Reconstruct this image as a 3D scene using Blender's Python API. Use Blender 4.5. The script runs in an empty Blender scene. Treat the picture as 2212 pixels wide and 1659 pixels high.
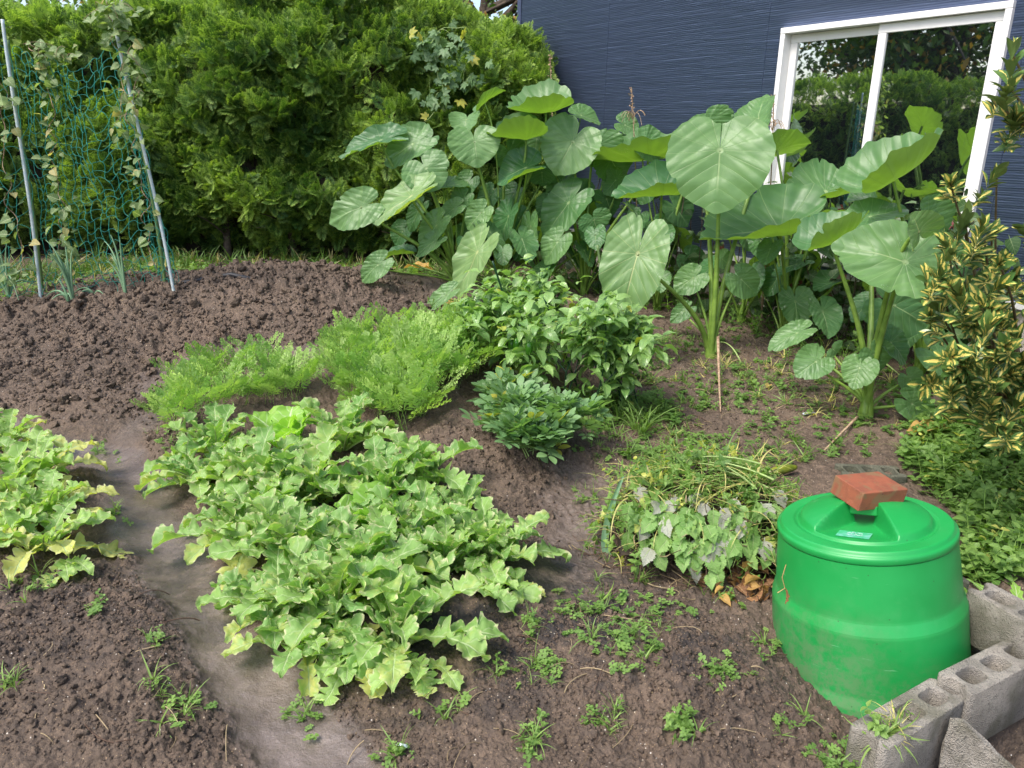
import bpy, bmesh, math, random
import numpy as np
from mathutils import Vector, Matrix
R = math.radians
rs = np.random.RandomState(7)
scene = bpy.context.scene
COL = scene.collection

# ------------------------------------------------------------------ camera
FPX = 780.0 * 2212 / 1024           # focal length in units of a 2212 px wide picture
PITCH, ROLL, CAMZ = R(17.4), R(1.2), 1.5
_R0 = np.array([1.0, 0, 0]); _F = np.array([0, math.cos(PITCH), -math.sin(PITCH)])
_U0 = np.cross(_R0, _F)
CR = _R0 * math.cos(ROLL) + _U0 * math.sin(ROLL)
CU = _U0 * math.cos(ROLL) - _R0 * math.sin(ROLL)
CAM = np.array([0, 0, CAMZ])

def ray(px, py):
    return _F + CR * (px - 1106) / FPX - CU * (py - 829.5) / FPX

def at(px, py, Y):
    """the point seen at (px, py) that stands Y metres away along the ground"""
    d = ray(px, py)
    return CAM + d * (Y / d[1])

def atz(px, py, z):
    d = ray(px, py)
    return CAM + d * ((z - CAMZ) / d[2])

def project(p):
    q = np.asarray(p, float) - CAM
    z = q @ _F
    return 1106 + FPX * (q @ CR) / z, 829.5 - FPX * (q @ CU) / z

cd = bpy.data.cameras.new('camera')
cam = bpy.data.objects.new('camera', cd); COL.objects.link(cam)
cd.sensor_width = 36; cd.lens = 36 * FPX / 2212; cd.clip_end = 400; cd.clip_start = 0.05
M = Matrix(((CR[0], CU[0], -_F[0], 0), (CR[1], CU[1], -_F[1], 0), (CR[2], CU[2], -_F[2], CAMZ), (0, 0, 0, 1)))
cam.matrix_world = M
scene.camera = cam

# ------------------------------------------------------------------ noise
_perm = np.random.RandomState(3).permutation(256)
_perm = np.concatenate([_perm, _perm, _perm])
_rv = np.random.RandomState(5).rand(256)
_rv2 = np.random.RandomState(6).rand(256)
def _h(i, j): return _perm[(_perm[i & 255] + (j & 255)) & 511]
def vnoise(x, y):
    i = np.floor(x).astype(int); j = np.floor(y).astype(int)
    f = x - i; g = y - j
    f = f * f * (3 - 2 * f); g = g * g * (3 - 2 * g)
    a = _rv[_h(i, j) & 255]; b = _rv[_h(i + 1, j) & 255]; c = _rv[_h(i, j + 1) & 255]; d = _rv[_h(i + 1, j + 1) & 255]
    return (a * (1 - f) + b * f) * (1 - g) + (c * (1 - f) + d * f) * g * 1.0
def fbm(x, y, o=4, gain=.5):
    s = 0; a = 1; n = 0
    for k in range(o):
        s = s + a * (vnoise(x * 2 ** k + 17.3 * k, y * 2 ** k + 9.1 * k) - .5); n += a; a *= gain
    return s / n * 2
def worley(x, y):
    """domes of random height: distance to the nearest jittered cell point"""
    i = np.floor(x).astype(int); j = np.floor(y).astype(int)
    best = np.full(np.shape(x), 9.0); hid = np.zeros(np.shape(x))
    for a in (-1, 0, 1):
        for b in (-1, 0, 1):
            h = _h(i + a, j + b) & 255
            d = np.hypot(i + a + _rv[h] - x, j + b + _rv2[h] - y)
            m = d < best
            best = np.where(m, d, best); hid = np.where(m, _rv[(h * 7 + 13) & 255], hid)
    return best, hid
def sstep(a, b, x):
    t = np.clip((x - a) / (b - a), 0, 1); return t * t * (3 - 2 * t)

# ------------------------------------------------------------------ mesh building
def link(o, parent=None):
    COL.objects.link(o)
    if parent is not None: o.parent = parent
    return o
def tag(o, label=None, cat=None, group=None, kind=None):
    if label: o['label'] = label
    if cat: o['category'] = cat
    if group: o['group'] = group
    if kind: o['kind'] = kind
    return o
def empty(name, loc, label=None, cat=None, group=None):
    o = bpy.data.objects.new(name, None); COL.objects.link(o); o.location = [float(c) for c in loc]
    o.empty_display_size = .1
    return tag(o, label, cat, group)
def mk(name, V, F, mat, parent=None, origin=None, col=None, smooth=True):
    V = np.asarray(V, float); F = np.asarray(F, np.int64)
    if origin is None: origin = np.array(parent.location) if parent is not None else None
    if origin is not None: V = V - np.asarray(origin)
    me = bpy.data.meshes.new(name)
    n, m, k = len(V), len(F), F.shape[1]
    me.vertices.add(n); me.vertices.foreach_set('co', V.astype(np.float32).ravel())
    me.loops.add(m * k); me.loops.foreach_set('vertex_index', F.astype(np.int32).ravel())
    me.polygons.add(m); me.polygons.foreach_set('loop_start', np.arange(0, m * k, k, dtype=np.int32))
    me.polygons.foreach_set('loop_total', np.full(m, k, np.int32))
    me.polygons.foreach_set('use_smooth', np.full(m, smooth))
    me.update(calc_edges=True)
    if col is not None:
        c = np.ones((n, 4), np.float32); c[:, :col.shape[1]] = col
        at_ = me.attributes.new('col', 'FLOAT_COLOR', 'POINT'); at_.data.foreach_set('color', c.ravel())
    me.materials.append(mat)
    o = bpy.data.objects.new(name, me)
    link(o, parent)
    if origin is not None and parent is None: o.location = [float(c) for c in origin]
    return o
class Acc:
    def __init__(s): s.V = []; s.F = []; s.C = []; s.n = 0
    def add(s, V, F, C=None):
        V = np.asarray(V, float)
        if C is None: C = np.zeros((len(V), 4))
        elif np.ndim(C) == 1: C = np.tile(np.asarray(C, float), (len(V), 1))
        s.V.append(V); s.F.append(np.asarray(F) + s.n); s.C.append(C); s.n += len(V)
    def build(s, name, mat, parent=None, origin=None, smooth=True):
        if not s.V: return None
        return mk(name, np.vstack(s.V), np.vstack(s.F), mat, parent, origin, np.vstack(s.C), smooth)
def gridF(n, m, wrap=False):
    a = np.arange(n - 1)[:, None] * m; b = np.arange(m if wrap else m - 1)[None]
    b1 = (b + 1) % m
    return np.stack([(a + b), (a + m + b), (a + m + b1), (a + b1)], -1).reshape(-1, 4)
def norm(v):
    v = np.asarray(v, float); return v / (np.linalg.norm(v, axis=-1, keepdims=True) + 1e-9)
def tube(pts, rad, k=6, cap=False):
    pts = np.asarray(pts, float); n = len(pts)
    rad = np.broadcast_to(rad, (n,))
    d = norm(np.gradient(pts, axis=0))
    ref = np.array([.123, .456, .88]) if abs(d[0][2]) < .9 else np.array([1., .1, 0])
    a = norm(np.cross(d, ref)); b = np.cross(d, a)
    th = np.arange(k) * 2 * math.pi / k
    V = pts[:, None] + rad[:, None, None] * (a[:, None] * np.cos(th)[None, :, None] + b[:, None] * np.sin(th)[None, :, None])
    F = gridF(n, k, True)[:, ::-1]
    V = V.reshape(-1, 3)
    if cap:
        V = np.vstack([V, pts[:1], pts[-1:]]); c0 = n * k; q = []
        for i in range(0, k, 2):
            q.append([c0, (i + 2) % k, (i + 1) % k, i]); o = (n - 1) * k
            q.append([c0 + 1, o + i, o + (i + 1) % k, o + (i + 2) % k])
        F = np.vstack([F, q])
    return V, F
def bez(p0, p1, p2, n=10):
    t = np.linspace(0, 1, n)[:, None]
    return (1 - t) ** 2 * np.asarray(p0) + 2 * t * (1 - t) * np.asarray(p1) + t * t * np.asarray(p2)
def strip(n, m, L, w, p0, az, el0, bend, fold=.3, ruf=0., tint=.5, yel=0., bp=1.3, kink=0., w0=0):
    """a leaf blade: w(t) gives the half width; returns V, F, C.  C = (|s|, tint, yellow, t)"""
    t = np.linspace(0, 1, n); el = el0 - bend * t ** bp; azt = az + kink * t
    d = np.stack([np.cos(el) * np.cos(azt), np.cos(el) * np.sin(azt), np.sin(el)], -1)
    c = np.asarray(p0) + np.vstack([[0, 0, 0], np.cumsum((d[1:] + d[:-1]) / 2, 0) * L / (n - 1)])
    side = np.stack([-np.sin(azt), np.cos(azt), 0 * t], -1); up = np.cross(d, side)
    s = np.linspace(-1, 1, m); W = w(t) * L
    ph = rs.rand(2) * 9
    rz = ruf * L * (np.sin(t[:, None] * 19 + ph[0] + np.sign(s) * 1.4) * np.abs(s)[None] ** 1.5 + .5 * np.sin(t[:, None] * 37 + ph[1] + s * 4) * np.abs(s)[None])
    fo = fold
    V = c[:, None] + side[:, None] * (s[None] * W[:, None] * math.cos(fo))[..., None] + up[:, None] * ((np.abs(s)[None] * W[:, None]) * math.sin(fo) + rz)[..., None]
    C = np.stack([np.broadcast_to(np.abs(s)[None], (n, m)), np.full((n, m), tint), np.full((n, m), yel), np.broadcast_to(t[:, None], (n, m))], -1)
    return V.reshape(-1, 3), gridF(n, m), C.reshape(-1, 4)
def frames(axis, nref):
    Y = norm(axis); X = norm(np.cross(Y, nref)); Z = np.cross(X, Y)
    return np.stack([X, Y, Z], -1)                  # columns = local axes
def instance(acc, tpl, pos, fr, scale, tint=None, yel=None):
    v, f, c = tpl; N = len(pos); scale = np.broadcast_to(scale, (N,))
    V = pos[:, None] + np.einsum('nij,kj->nki', fr, v) * scale[:, None, None]
    F = f[None] + (np.arange(N) * len(v))[:, None, None]
    C = np.broadcast_to(c[None], (N,) + c.shape).copy()
    if tint is not None: C[:, :, 1] = np.asarray(tint)[:, None]
    if yel is not None: C[:, :, 2] = np.maximum(C[:, :, 2], np.asarray(yel)[:, None])
    acc.add(V.reshape(-1, 3), F.reshape(-1, f.shape[1]), C.reshape(-1, 4))
def box(acc, lo, hi, C=None, fr=None, o=(0, 0, 0)):
    x0, y0, z0 = lo; x1, y1, z1 = hi
    V = np.array([[x0, y0, z0], [x1, y0, z0], [x1, y1, z0], [x0, y1, z0], [x0, y0, z1], [x1, y0, z1], [x1, y1, z1], [x0, y1, z1]], float)
    if fr is not None: V = V @ np.asarray(fr).T
    F = [[0, 3, 2, 1], [4, 5, 6, 7], [0, 1, 5, 4], [1, 2, 6, 5], [2, 3, 7, 6], [3, 0, 4, 7]]
    acc.add(V + np.asarray(o), F, C)
def bevel(o, w, seg=2):
    m = o.modifiers.new('bevel', 'BEVEL'); m.width = w; m.segments = seg; m.limit_method = 'ANGLE'; m.angle_limit = R(40)
    return o
def rot_z(a): return np.array([[math.cos(a), -math.sin(a), 0], [math.sin(a), math.cos(a), 0], [0, 0, 1]])
def rnd_dirs(N, up=.0):
    v = rs.randn(N, 3); v[:, 2] += up; return norm(v)

# ------------------------------------------------------------------ terrain
def base_z(x, y):
    z = .26 * sstep(2.2, 6.6, y)
    dw = (2.377 - x) * .824 + (5.577 - y) * .566            # distance to the wall of the house
    return z + (np.maximum(z, .20) - z) * (1 - sstep(.3, 2.0, dw))
def g0(px, py):
    z = 0.
    for _ in range(25):
        p = atz(px, py, z); z = .5 * z + .5 * float(base_z(p[0], p[1]))
    return p
def poly_dist(x, y, P):
    best = np.full(np.shape(x), 1e9); 
    for (a, b) in zip(P[:-1], P[1:]):
        dx, dy = b[0] - a[0], b[1] - a[1]; L2 = dx * dx + dy * dy + 1e-12
        t = np.clip(((x - a[0]) * dx + (y - a[1]) * dy) / L2, 0, 1)
        best = np.minimum(best, np.hypot(x - a[0] - t * dx, y - a[1] - t * dy))
    return best
FURROW = [g0(*p)[:2] for p in [(-80, 905), (130, 955), (255, 985), (300, 1060), (325, 1150), (375, 1230), (430, 1330), (480, 1410), (560, 1500), (640, 1590), (720, 1700), (760, 1800)]]
FURROW2 = [g0(*p)[:2] for p in [(1260, 1060), (1240, 1130), (1250, 1200), (1210, 1290)]]
FURROW3 = [g0(*p)[:2] for p in [(250, 985), (330, 880), (330, 820), (470, 770), (700, 760)]]
HOLLOW = [g0(*p)[:2] for p in [(1060, 700), (960, 640), (880, 632)]]
MOUNDS = [(g0(*c), rx, ry, h) for c, rx, ry, h in [
    ((300, 700), 1.2, .55, .12), ((640, 640), 1.4, .7, .22), ((120, 800), .8, .5, .10), ((560, 700), .9, .4, .08),
    ((1060, 1000), .55, .45, .13), ((700, 1180), .8, .9, .06), ((520, 850), .8, .25, .05), ((880, 820), .6, .5, .05),
    ((90, 1120), .35, .9, .08), ((120, 1480), .6, .5, .07), ((1040, 1480), .6, .45, .04), ((1600, 1450), .30, .26, .07), ((370, 960), .25, .2, .05)]]
BINC = None
def macro(x, y):
    z = base_z(x, y)
    d = poly_dist(x, y, FURROW); z = z - .055 * np.exp(-(d / .17) ** 2)
    d = poly_dist(x, y, FURROW2); z = z - .035 * np.exp(-(d / .2) ** 2)
    d = poly_dist(x, y, FURROW3); z = z - .05 * np.exp(-(d / .25) ** 2)
    for c, rx, ry, h in MOUNDS:
        z = z + h * np.exp(-((x - c[0]) / rx) ** 2 - ((y - c[1]) / ry) ** 2)
    # beyond the hedge the ground stays level; the outer side of the block edging is lower
    z = z - .14 * sstep(-.02, .06, edge_side(x, y)) * sstep(.62, .78, x) * (1 - sstep(2.0, 2.3, y))
    z = z - .17 * np.exp(-((x - 1.15) / .42) ** 2 - ((y - 2.0) / .36) ** 2)
    return z
EDGE = [(.885, 1.626), (1.22, 1.78)]
def edge_side(x, y):
    # signed distance to the right of the block edging (filled in once the blocks are placed)
    (ax, ay), (bx, by) = EDGE
    L = math.hypot(bx - ax, by - ay)
    return ((x - ax) * (by - ay) - (y - ay) * (bx - ax)) / L
def wetness(x, y):
    d = poly_dist(x, y, FURROW); d = d + .07 * fbm(x * 6, y * 6, 4, .6); w = np.exp(-(d / .118) ** 6)
    d = poly_dist(x, y, FURROW2); w = np.maximum(w, .6 * np.exp(-((d + .08 * fbm(x * 6, y * 6, 3)) / .14) ** 4))
    d = poly_dist(x, y, FURROW3); w = np.maximum(w, .45 * np.exp(-((d + .08 * fbm(x * 6, y * 6, 3)) / .09) ** 4))
    d = poly_dist(x, y, HOLLOW); w = np.maximum(w, .5 * np.exp(-((d + .15 * fbm(x * 4, y * 4, 3)) / .28) ** 4))
    return w
CHARC = [g0(1250, 1340), g0(1000, 1400), g0(1350, 1380)]
BACKC = g0(560, 700)
def coarse(x, y):
    """how cloddy the soil is"""
    w = np.exp(-((x - BACKC[0]) / 2.6) ** 4 - ((y - BACKC[1]) / 1.3) ** 4)
    m = MOUNDS[4][0]; w2 = np.exp(-((x - m[0]) / .55) ** 4 - ((y - m[1]) / .5) ** 4)
    return np.maximum(w, .35 * w2)
def full_z(x, y):
    z = macro(x, y); wet = wetness(x, y); k = coarse(x, y)
    z = z + .030 * fbm(x * 1.7, y * 1.7, 3)
    wx = x + .007 * fbm(x * 22, y * 22, 2); wy = y + .007 * fbm(x * 22 + 5, y * 22 + 7, 2)
    dry = 1 - .93 * wet
    patch = sstep(-.25, .25, fbm(x * 2.3 + 4, y * 2.3, 3))
    z = z + dry * (.030 + .045 * k) * fbm(x * 6, y * 6, 4, .6)
    d, h = worley(wx * 13, wy * 13); z = z + dry * k * .11 * np.maximum(0, .55 - d) * h ** 2 * (.3 + 1.2 * patch)
    d, h = worley(wx * 26 + 3, wy * 26); z = z + dry * (.030 + .050 * k) * np.maximum(0, .6 - d) * h * (.35 + .95 * patch)
    d, h = worley(wx * 55, wy * 55 + 8); z = z + dry * (.024 + .012 * k) * np.maximum(0, .6 - d) * (.2 + h) * (.4 + .6 * patch)
    d, h = worley(wx * 110, wy * 110 + 8); z = z + dry * .011 * np.maximum(0, .6 - d) * (.2 + h) * (1 - sstep(2.2, 3.2, np.hypot(x, y)))
    # footprints and cracks in the wet mud
    d, h = worley(x * 5.2, y * 4.0); z = z + wet * .007 * (sstep(.12, .42, worley(x * 7 + .04 * fbm(x * 20, y * 20, 2), y * 5)[0]) - .5) + wet * .012 * fbm(x * 4.5, y * 4.5, 2) + wet * .004 * fbm(x * 16, y * 16, 3)
    return z
def ground(px, py):
    z = 0.
    for _ in range(30):
        p = atz(px, py, z); z = .5 * z + .5 * float(macro(p[0], p[1]))
    return np.array([p[0], p[1], float(full_z(np.array([p[0]]), np.array([p[1]]))[0])])
def on_ground(x, y):
    return np.array([x, y, float(full_z(np.array([x]), np.array([y]))[0])])
def in_poly(x, y, P):
    c = np.zeros(np.shape(x), bool); n = len(P)
    for i in range(n):
        x0, y0 = P[i][:2]; x1, y1 = P[(i + 1) % n][:2]
        m = (y0 > y) != (y1 > y)
        c ^= m & (x < (x1 - x0) * (y - y0) / (y1 - y0 + 1e-12) + x0)
    return c
def sample_area(pix, dens, sink=0.):
    """random points on the soil inside a patch outlined in picture coordinates; dens per square metre"""
    P = np.array([g0(*p)[:2] for p in pix]); lo, hi = P.min(0), P.max(0)
    n = int(dens * (hi[0] - lo[0]) * (hi[1] - lo[1]))
    x = rs.uniform(lo[0], hi[0], n); y = rs.uniform(lo[1], hi[1], n); m = in_poly(x, y, P)
    x, y = x[m], y[m]
    return np.stack([x, y, full_z(x, y) - sink], -1) if len(x) else np.zeros((0, 3))

# ------------------------------------------------------------------ materials
class NT:
    def __init__(s, name):
        s.m = bpy.data.materials.new(name); s.m.use_nodes = True; s.t = s.m.node_tree; s.t.nodes.clear()
        s.out = s.n('ShaderNodeOutputMaterial')
    def n(s, t, **k):
        x = s.t.nodes.new(t)
        for a, b in k.items(): setattr(x, a, b)
        return x
    def l(s, a, b): s.t.links.new(a, b)
    def put(s, sock, v):
        if isinstance(v, bpy.types.NodeSocket): s.l(v, sock)
        elif isinstance(v, (tuple, list)) and len(v) == 3 and sock.type == 'RGBA': sock.default_value = (*v, 1)
        else: sock.default_value = v
    def math(s, op, a, b=0., c=0., clamp=False):
        x = s.n('ShaderNodeMath', operation=op, use_clamp=clamp); s.put(x.inputs[0], a); s.put(x.inputs[1], b); s.put(x.inputs[2], c); return x.outputs[0]
    def mix(s, f, a, b, bt='MIX'):
        x = s.n('ShaderNodeMix', data_type='RGBA', blend_type=bt); s.put(x.inputs[0], f); s.put(x.inputs[6], a); s.put(x.inputs[7], b); return x.outputs[2]
    def sm(s, v, a, b, lo=0., hi=1.):
        x = s.n('ShaderNodeMapRange', interpolation_type='SMOOTHSTEP'); s.put(x.inputs[0], v)
        x.inputs[1].default_value = a; x.inputs[2].default_value = b; x.inputs[3].default_value = lo; x.inputs[4].default_value = hi; return x.outputs[0]
    def coord(s, obj=True):
        if obj: return s.n('ShaderNodeTexCoord').outputs['Object']
        return s.n('ShaderNodeNewGeometry').outputs['Position']
    def noise(s, co, sc, det=3., rough=.55, dist=0.):
        x = s.n('ShaderNodeTexNoise'); s.l(co, x.inputs['Vector']); x.inputs['Scale'].default_value = sc; x.inputs['Detail'].default_value = det
        x.inputs['Roughness'].default_value = rough; x.inputs['Distortion'].default_value = dist; return x.outputs['Fac']
    def vor(s, co, sc, feat='F1'):
        x = s.n('ShaderNodeTexVoronoi', feature=feat); s.l(co, x.inputs['Vector']); x.inputs['Scale'].default_value = sc; return x
    def attr(s):
        a = s.n('ShaderNodeAttribute', attribute_name='col'); q = s.n('ShaderNodeSeparateColor'); s.l(a.outputs['Color'], q.inputs[0])
        return q.outputs[0], q.outputs[1], q.outputs[2], a.outputs['Alpha']
    def bump(s, h, st=.5, d=.01, nrm=None):
        b = s.n('ShaderNodeBump'); b.inputs['Strength'].default_value = st; b.inputs['Distance'].default_value = d; s.l(h, b.inputs['Height'])
        if nrm is not None: s.l(nrm, b.inputs['Normal'])
        return b.outputs[0]
    def pbr(s, col, rough=.6, nrm=None, spec=.5, metal=0., coat=0.):
        p = s.n('ShaderNodeBsdfPrincipled'); s.put(p.inputs['Base Color'], col); s.put(p.inputs['Roughness'], rough)
        p.inputs['Specular IOR Level'].default_value = spec; p.inputs['Metallic'].default_value = metal; p.inputs['Coat Weight'].default_value = coat
        if nrm is not None: s.l(nrm, p.inputs['Normal'])
        return p
    def end(s, sh): s.l(sh, s.out.inputs[0]); return s.m

def simple(name, c, rough=.6, spec=.5, nz=0., nsc=30., bump=0., c2=None, metal=0.):
    t = NT(name); co = t.coord(False); n = t.noise(co, nsc, 4)
    col = t.mix(t.sm(n, .35, .65), c, c2 if c2 else tuple(x * (1 - nz) for x in c))
    nr = t.bump(n, bump, .004) if bump else None
    return t.end(t.pbr(col, rough, nr, spec, metal).outputs[0])

def leaf(name, dark, light, vein=(.25, .35, .12), yellow=(.42, .40, .06), trans=.35, rough=.45, veins=7., mid=.09, slant=1.2,
         spots=0., under=1.35, bump=.3, tcol=1.25, nsc=25., veinf=.5, spec=.4, speck=0., edge=None):
    """C = (|s|, tint, yellow, t)"""
    t = NT(name); s_, g, y, tt = t.attr(); co = t.coord(False)
    n = t.noise(co, nsc, 3)
    f = t.math('ADD', g, t.math('MULTIPLY', t.math('SUBTRACT', n, .5), .7), clamp=True)
    c = t.mix(f, dark, light)
    yy = t.sm(t.math('ADD', y, t.math('MULTIPLY', t.math('SUBTRACT', t.noise(co, nsc * .6, 4), .5), .9)), .35, .75)
    yy = t.math('MULTIPLY', yy, t.sm(y, .02, .15))
    c = t.mix(yy, c, yellow)
    if edge: c = t.mix(t.math('MULTIPLY', t.sm(s_, .75, .97), t.sm(t.noise(co, 60, 2), .42, .6)), c, edge)
    ph = t.math('PINGPONG', t.math('SUBTRACT', t.math('MULTIPLY', tt, veins), t.math('MULTIPLY', s_, slant)), .5)
    lat = t.math('MULTIPLY', t.sm(ph, .0, .13, 1., 0.), t.sm(s_, .75, 1., 1., 0.))
    mr = t.sm(t.math('DIVIDE', s_, t.math('SUBTRACT', 1.25, tt)), mid * .5, mid * 1.6, 1., 0.)
    vm = t.math('MAXIMUM', mr, t.math('MULTIPLY', lat, veinf))
    c = t.mix(vm, c, vein)
    if spots: 
        sp = t.math('MULTIPLY', t.sm(t.vor(co, 90).outputs['Distance'], .10, .22, 1., 0.), t.sm(t.noise(co, 7, 2), .5, .62))
        c = t.mix(t.math('MULTIPLY', sp, spots), c, (.16, .12, .04))
    bf = t.n('ShaderNodeNewGeometry').outputs['Backfacing']
    pale = t.mix(1., c, (under, under * .98, under * .9), 'MULTIPLY')
    c = t.mix(bf, c, pale)
    h = t.math('ADD', t.math('MULTIPLY', vm, -.7), t.math('MULTIPLY', n, .6))
    nr = t.bump(h, bump, .004)
    p = t.pbr(c, rough, nr, spec)
    if not trans: return t.end(p.outputs[0])
    tr = t.n('ShaderNodeBsdfTranslucent'); t.l(t.mix(1., c, (tcol * 1.05, tcol * 1.15, tcol * .45), 'MULTIPLY'), tr.inputs[0])
    mx = t.n('ShaderNodeMixShader'); mx.inputs[0].default_value = trans; t.l(p.outputs[0], mx.inputs[1]); t.l(tr.outputs[0], mx.inputs[2])
    return t.end(mx.outputs[0])

def soil_mat():
    t = NT('soil'); co = t.coord(False)
    wet, char, clod, _ = t.attr()
    n1 = t.noise(co, 2.2, 4); n2 = t.noise(co, 28, 5, .65); n3 = t.noise(co, 140, 4, .7)
    c = t.mix(t.sm(n1, .3, .7), (.120, .084, .057), (.064, .045, .031))
    c = t.mix(t.sm(n2, .35, .75), c, (.162, .116, .082))
    c = t.mix(t.sm(n3, .50, .72), c, (.055, .040, .034))
    wet_sheen = t.mix(t.sm(t.noise(co, 5, 4, .6), .35, .65), (.160, .128, .110), (.095, .074, .063))  # wet mud, greyed and lightened to paint in the sky's sheen
    c = t.mix(wet, c, wet_sheen)
    ch = t.math('MULTIPLY', char, t.sm(t.noise(co, 9, 5, .7), .42, .56))
    c = t.mix(ch, c, (.022, .020, .020))
    v = t.vor(co, 95); q = t.n('ShaderNodeSeparateColor'); t.l(v.outputs['Color'], q.inputs[0])
    peb = t.math('MULTIPLY', t.sm(v.outputs['Distance'], .16, .26, 1., 0.), t.sm(q.outputs[0], .93, .94))
    peb = t.math('MULTIPLY', peb, t.sm(wet, .2, .7, 1., .1))
    v2 = t.vor(co, 210); q2 = t.n('ShaderNodeSeparateColor'); t.l(v2.outputs['Color'], q2.inputs[0])
    c = t.mix(t.math('MULTIPLY', t.math('MULTIPLY', t.sm(v2.outputs['Distance'], .2, .34, 1., 0.), t.sm(q2.outputs[0], .90, .93)), t.sm(wet, .2, .7, .8, .1)), c, (.40, .28, .15))
    c = t.mix(peb, c, t.mix(q.outputs[1], (.42, .33, .20), (.55, .52, .47)))
    ru = t.sm(wet, .0, 1., .78, .24)
    ru = t.math('ADD', ru, t.math('MULTIPLY', t.math('SUBTRACT', n2, .5), .5), clamp=True)
    h = t.math('ADD', t.math('MULTIPLY', n2, 1.2), t.math('MULTIPLY', n3, .6))
    h = t.math('ADD', h, t.math('MULTIPLY', t.vor(co, 60).outputs['Distance'], t.math('MULTIPLY', t.math('SUBTRACT', 1., wet), -.8)))
    cr = t.vor(t.coord(False), 11, 'DISTANCE_TO_EDGE')
    h = t.math('MULTIPLY', h, t.sm(wet, .2, 1., 1., .40))
    st = t.bump(h, .85, .012)
    return t.end(t.pbr(c, ru, st, .45).outputs[0])

def taro_mat(name, top_d, top_l, under_c, veinc, yel=(.36, .36, .08), glare=.0):
    """C = (|x|, y + .5, tint, yellow) in units of the distance from stalk to tip"""
    t = NT(name); x, y5, g, yw = t.attr(); co = t.coord(False)
    y = t.math('SUBTRACT', y5, .7)
    n = t.noise(co, 9, 3); n2 = t.noise(co, 50, 3)
    c = t.mix(t.math('ADD', g, t.math('MULTIPLY', t.math('SUBTRACT', n, .5), .8), clamp=True), top_d, top_l)
    c = t.mix(t.math('MULTIPLY', t.sm(yw, 0.02, .9), t.sm(n, .3, .7, .5, 1.)), c, yel)
    p = t.math('SUBTRACT', y, t.math('MULTIPLY', t.math('POWER', x, 1.2), .95))
    lat = t.math('PINGPONG', t.math('ADD', p, .0), .105)
    m1 = t.math('MULTIPLY', t.sm(lat, 0., .0085, 1., 0.), t.sm(p, .02, .05))
    ph = t.math('ARCTAN2', x, y)
    m2 = t.math('MULTIPLY', t.sm(t.math('MULTIPLY', t.math('PINGPONG', t.math('ADD', ph, -1.0), .235), t.math('ADD', t.math('POWER', t.math('ADD', t.math('MULTIPLY', x, x), t.math('MULTIPLY', y, y)), .5), .03)), 0., .009, 1., 0.), t.sm(p, .0, .03, 1., 0.))
    mid = t.math('MULTIPLY', t.sm(x, .006, .017, 1., 0.), t.sm(y, -.02, .0))
    hub = t.sm(t.math('ADD', t.math('MULTIPLY', x, x), t.math('MULTIPLY', y, y)), .0003, .004, 1., 0.)
    v = t.math('MAXIMUM', t.math('MULTIPLY', t.math('MAXIMUM', m1, m2), .45), t.math('MAXIMUM', mid, hub))
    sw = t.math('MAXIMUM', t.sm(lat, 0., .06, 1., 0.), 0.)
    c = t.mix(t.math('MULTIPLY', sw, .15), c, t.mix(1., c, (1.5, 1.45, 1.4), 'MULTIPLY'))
    bf = t.n('ShaderNodeNewGeometry').outputs['Backfacing']
    uc = t.mix(n, under_c, tuple(a * 1.25 for a in under_c))
    uc = t.mix(t.math('MULTIPLY', yw, .6), uc, yel)
    c2 = t.mix(bf, t.mix(v, c, veinc), t.mix(t.math('MULTIPLY', v, .6), uc, tuple(a * .7 for a in under_c)))
    # dew drops as pale spots, their silvery glint painted into the colour
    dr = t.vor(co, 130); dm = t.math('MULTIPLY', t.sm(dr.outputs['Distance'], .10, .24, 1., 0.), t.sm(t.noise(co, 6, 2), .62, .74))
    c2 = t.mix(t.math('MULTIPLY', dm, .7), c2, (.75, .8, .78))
    h = t.math('ADD', t.math('MULTIPLY', v, -1.), t.math('ADD', t.math('MULTIPLY', n2, .25), t.math('MULTIPLY', sw, -.3)))
    nr = t.bump(h, .45, .006)
    pb = t.pbr(c2, t.mix(bf, (.42,) * 3, (.6,) * 3), nr, .5); pb.inputs['Sheen Weight'].default_value = .12; pb.inputs['Sheen Roughness'].default_value = .4
    tr = t.n('ShaderNodeBsdfTranslucent'); t.l(t.mix(1., c2, (1.3, 1.5, .45), 'MULTIPLY'), tr.inputs[0])
    mx = t.n('ShaderNodeMixShader'); mx.inputs[0].default_value = .30; t.l(pb.outputs[0], mx.inputs[1]); t.l(tr.outputs[0], mx.inputs[2])
    return t.end(mx.outputs[0])

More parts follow.
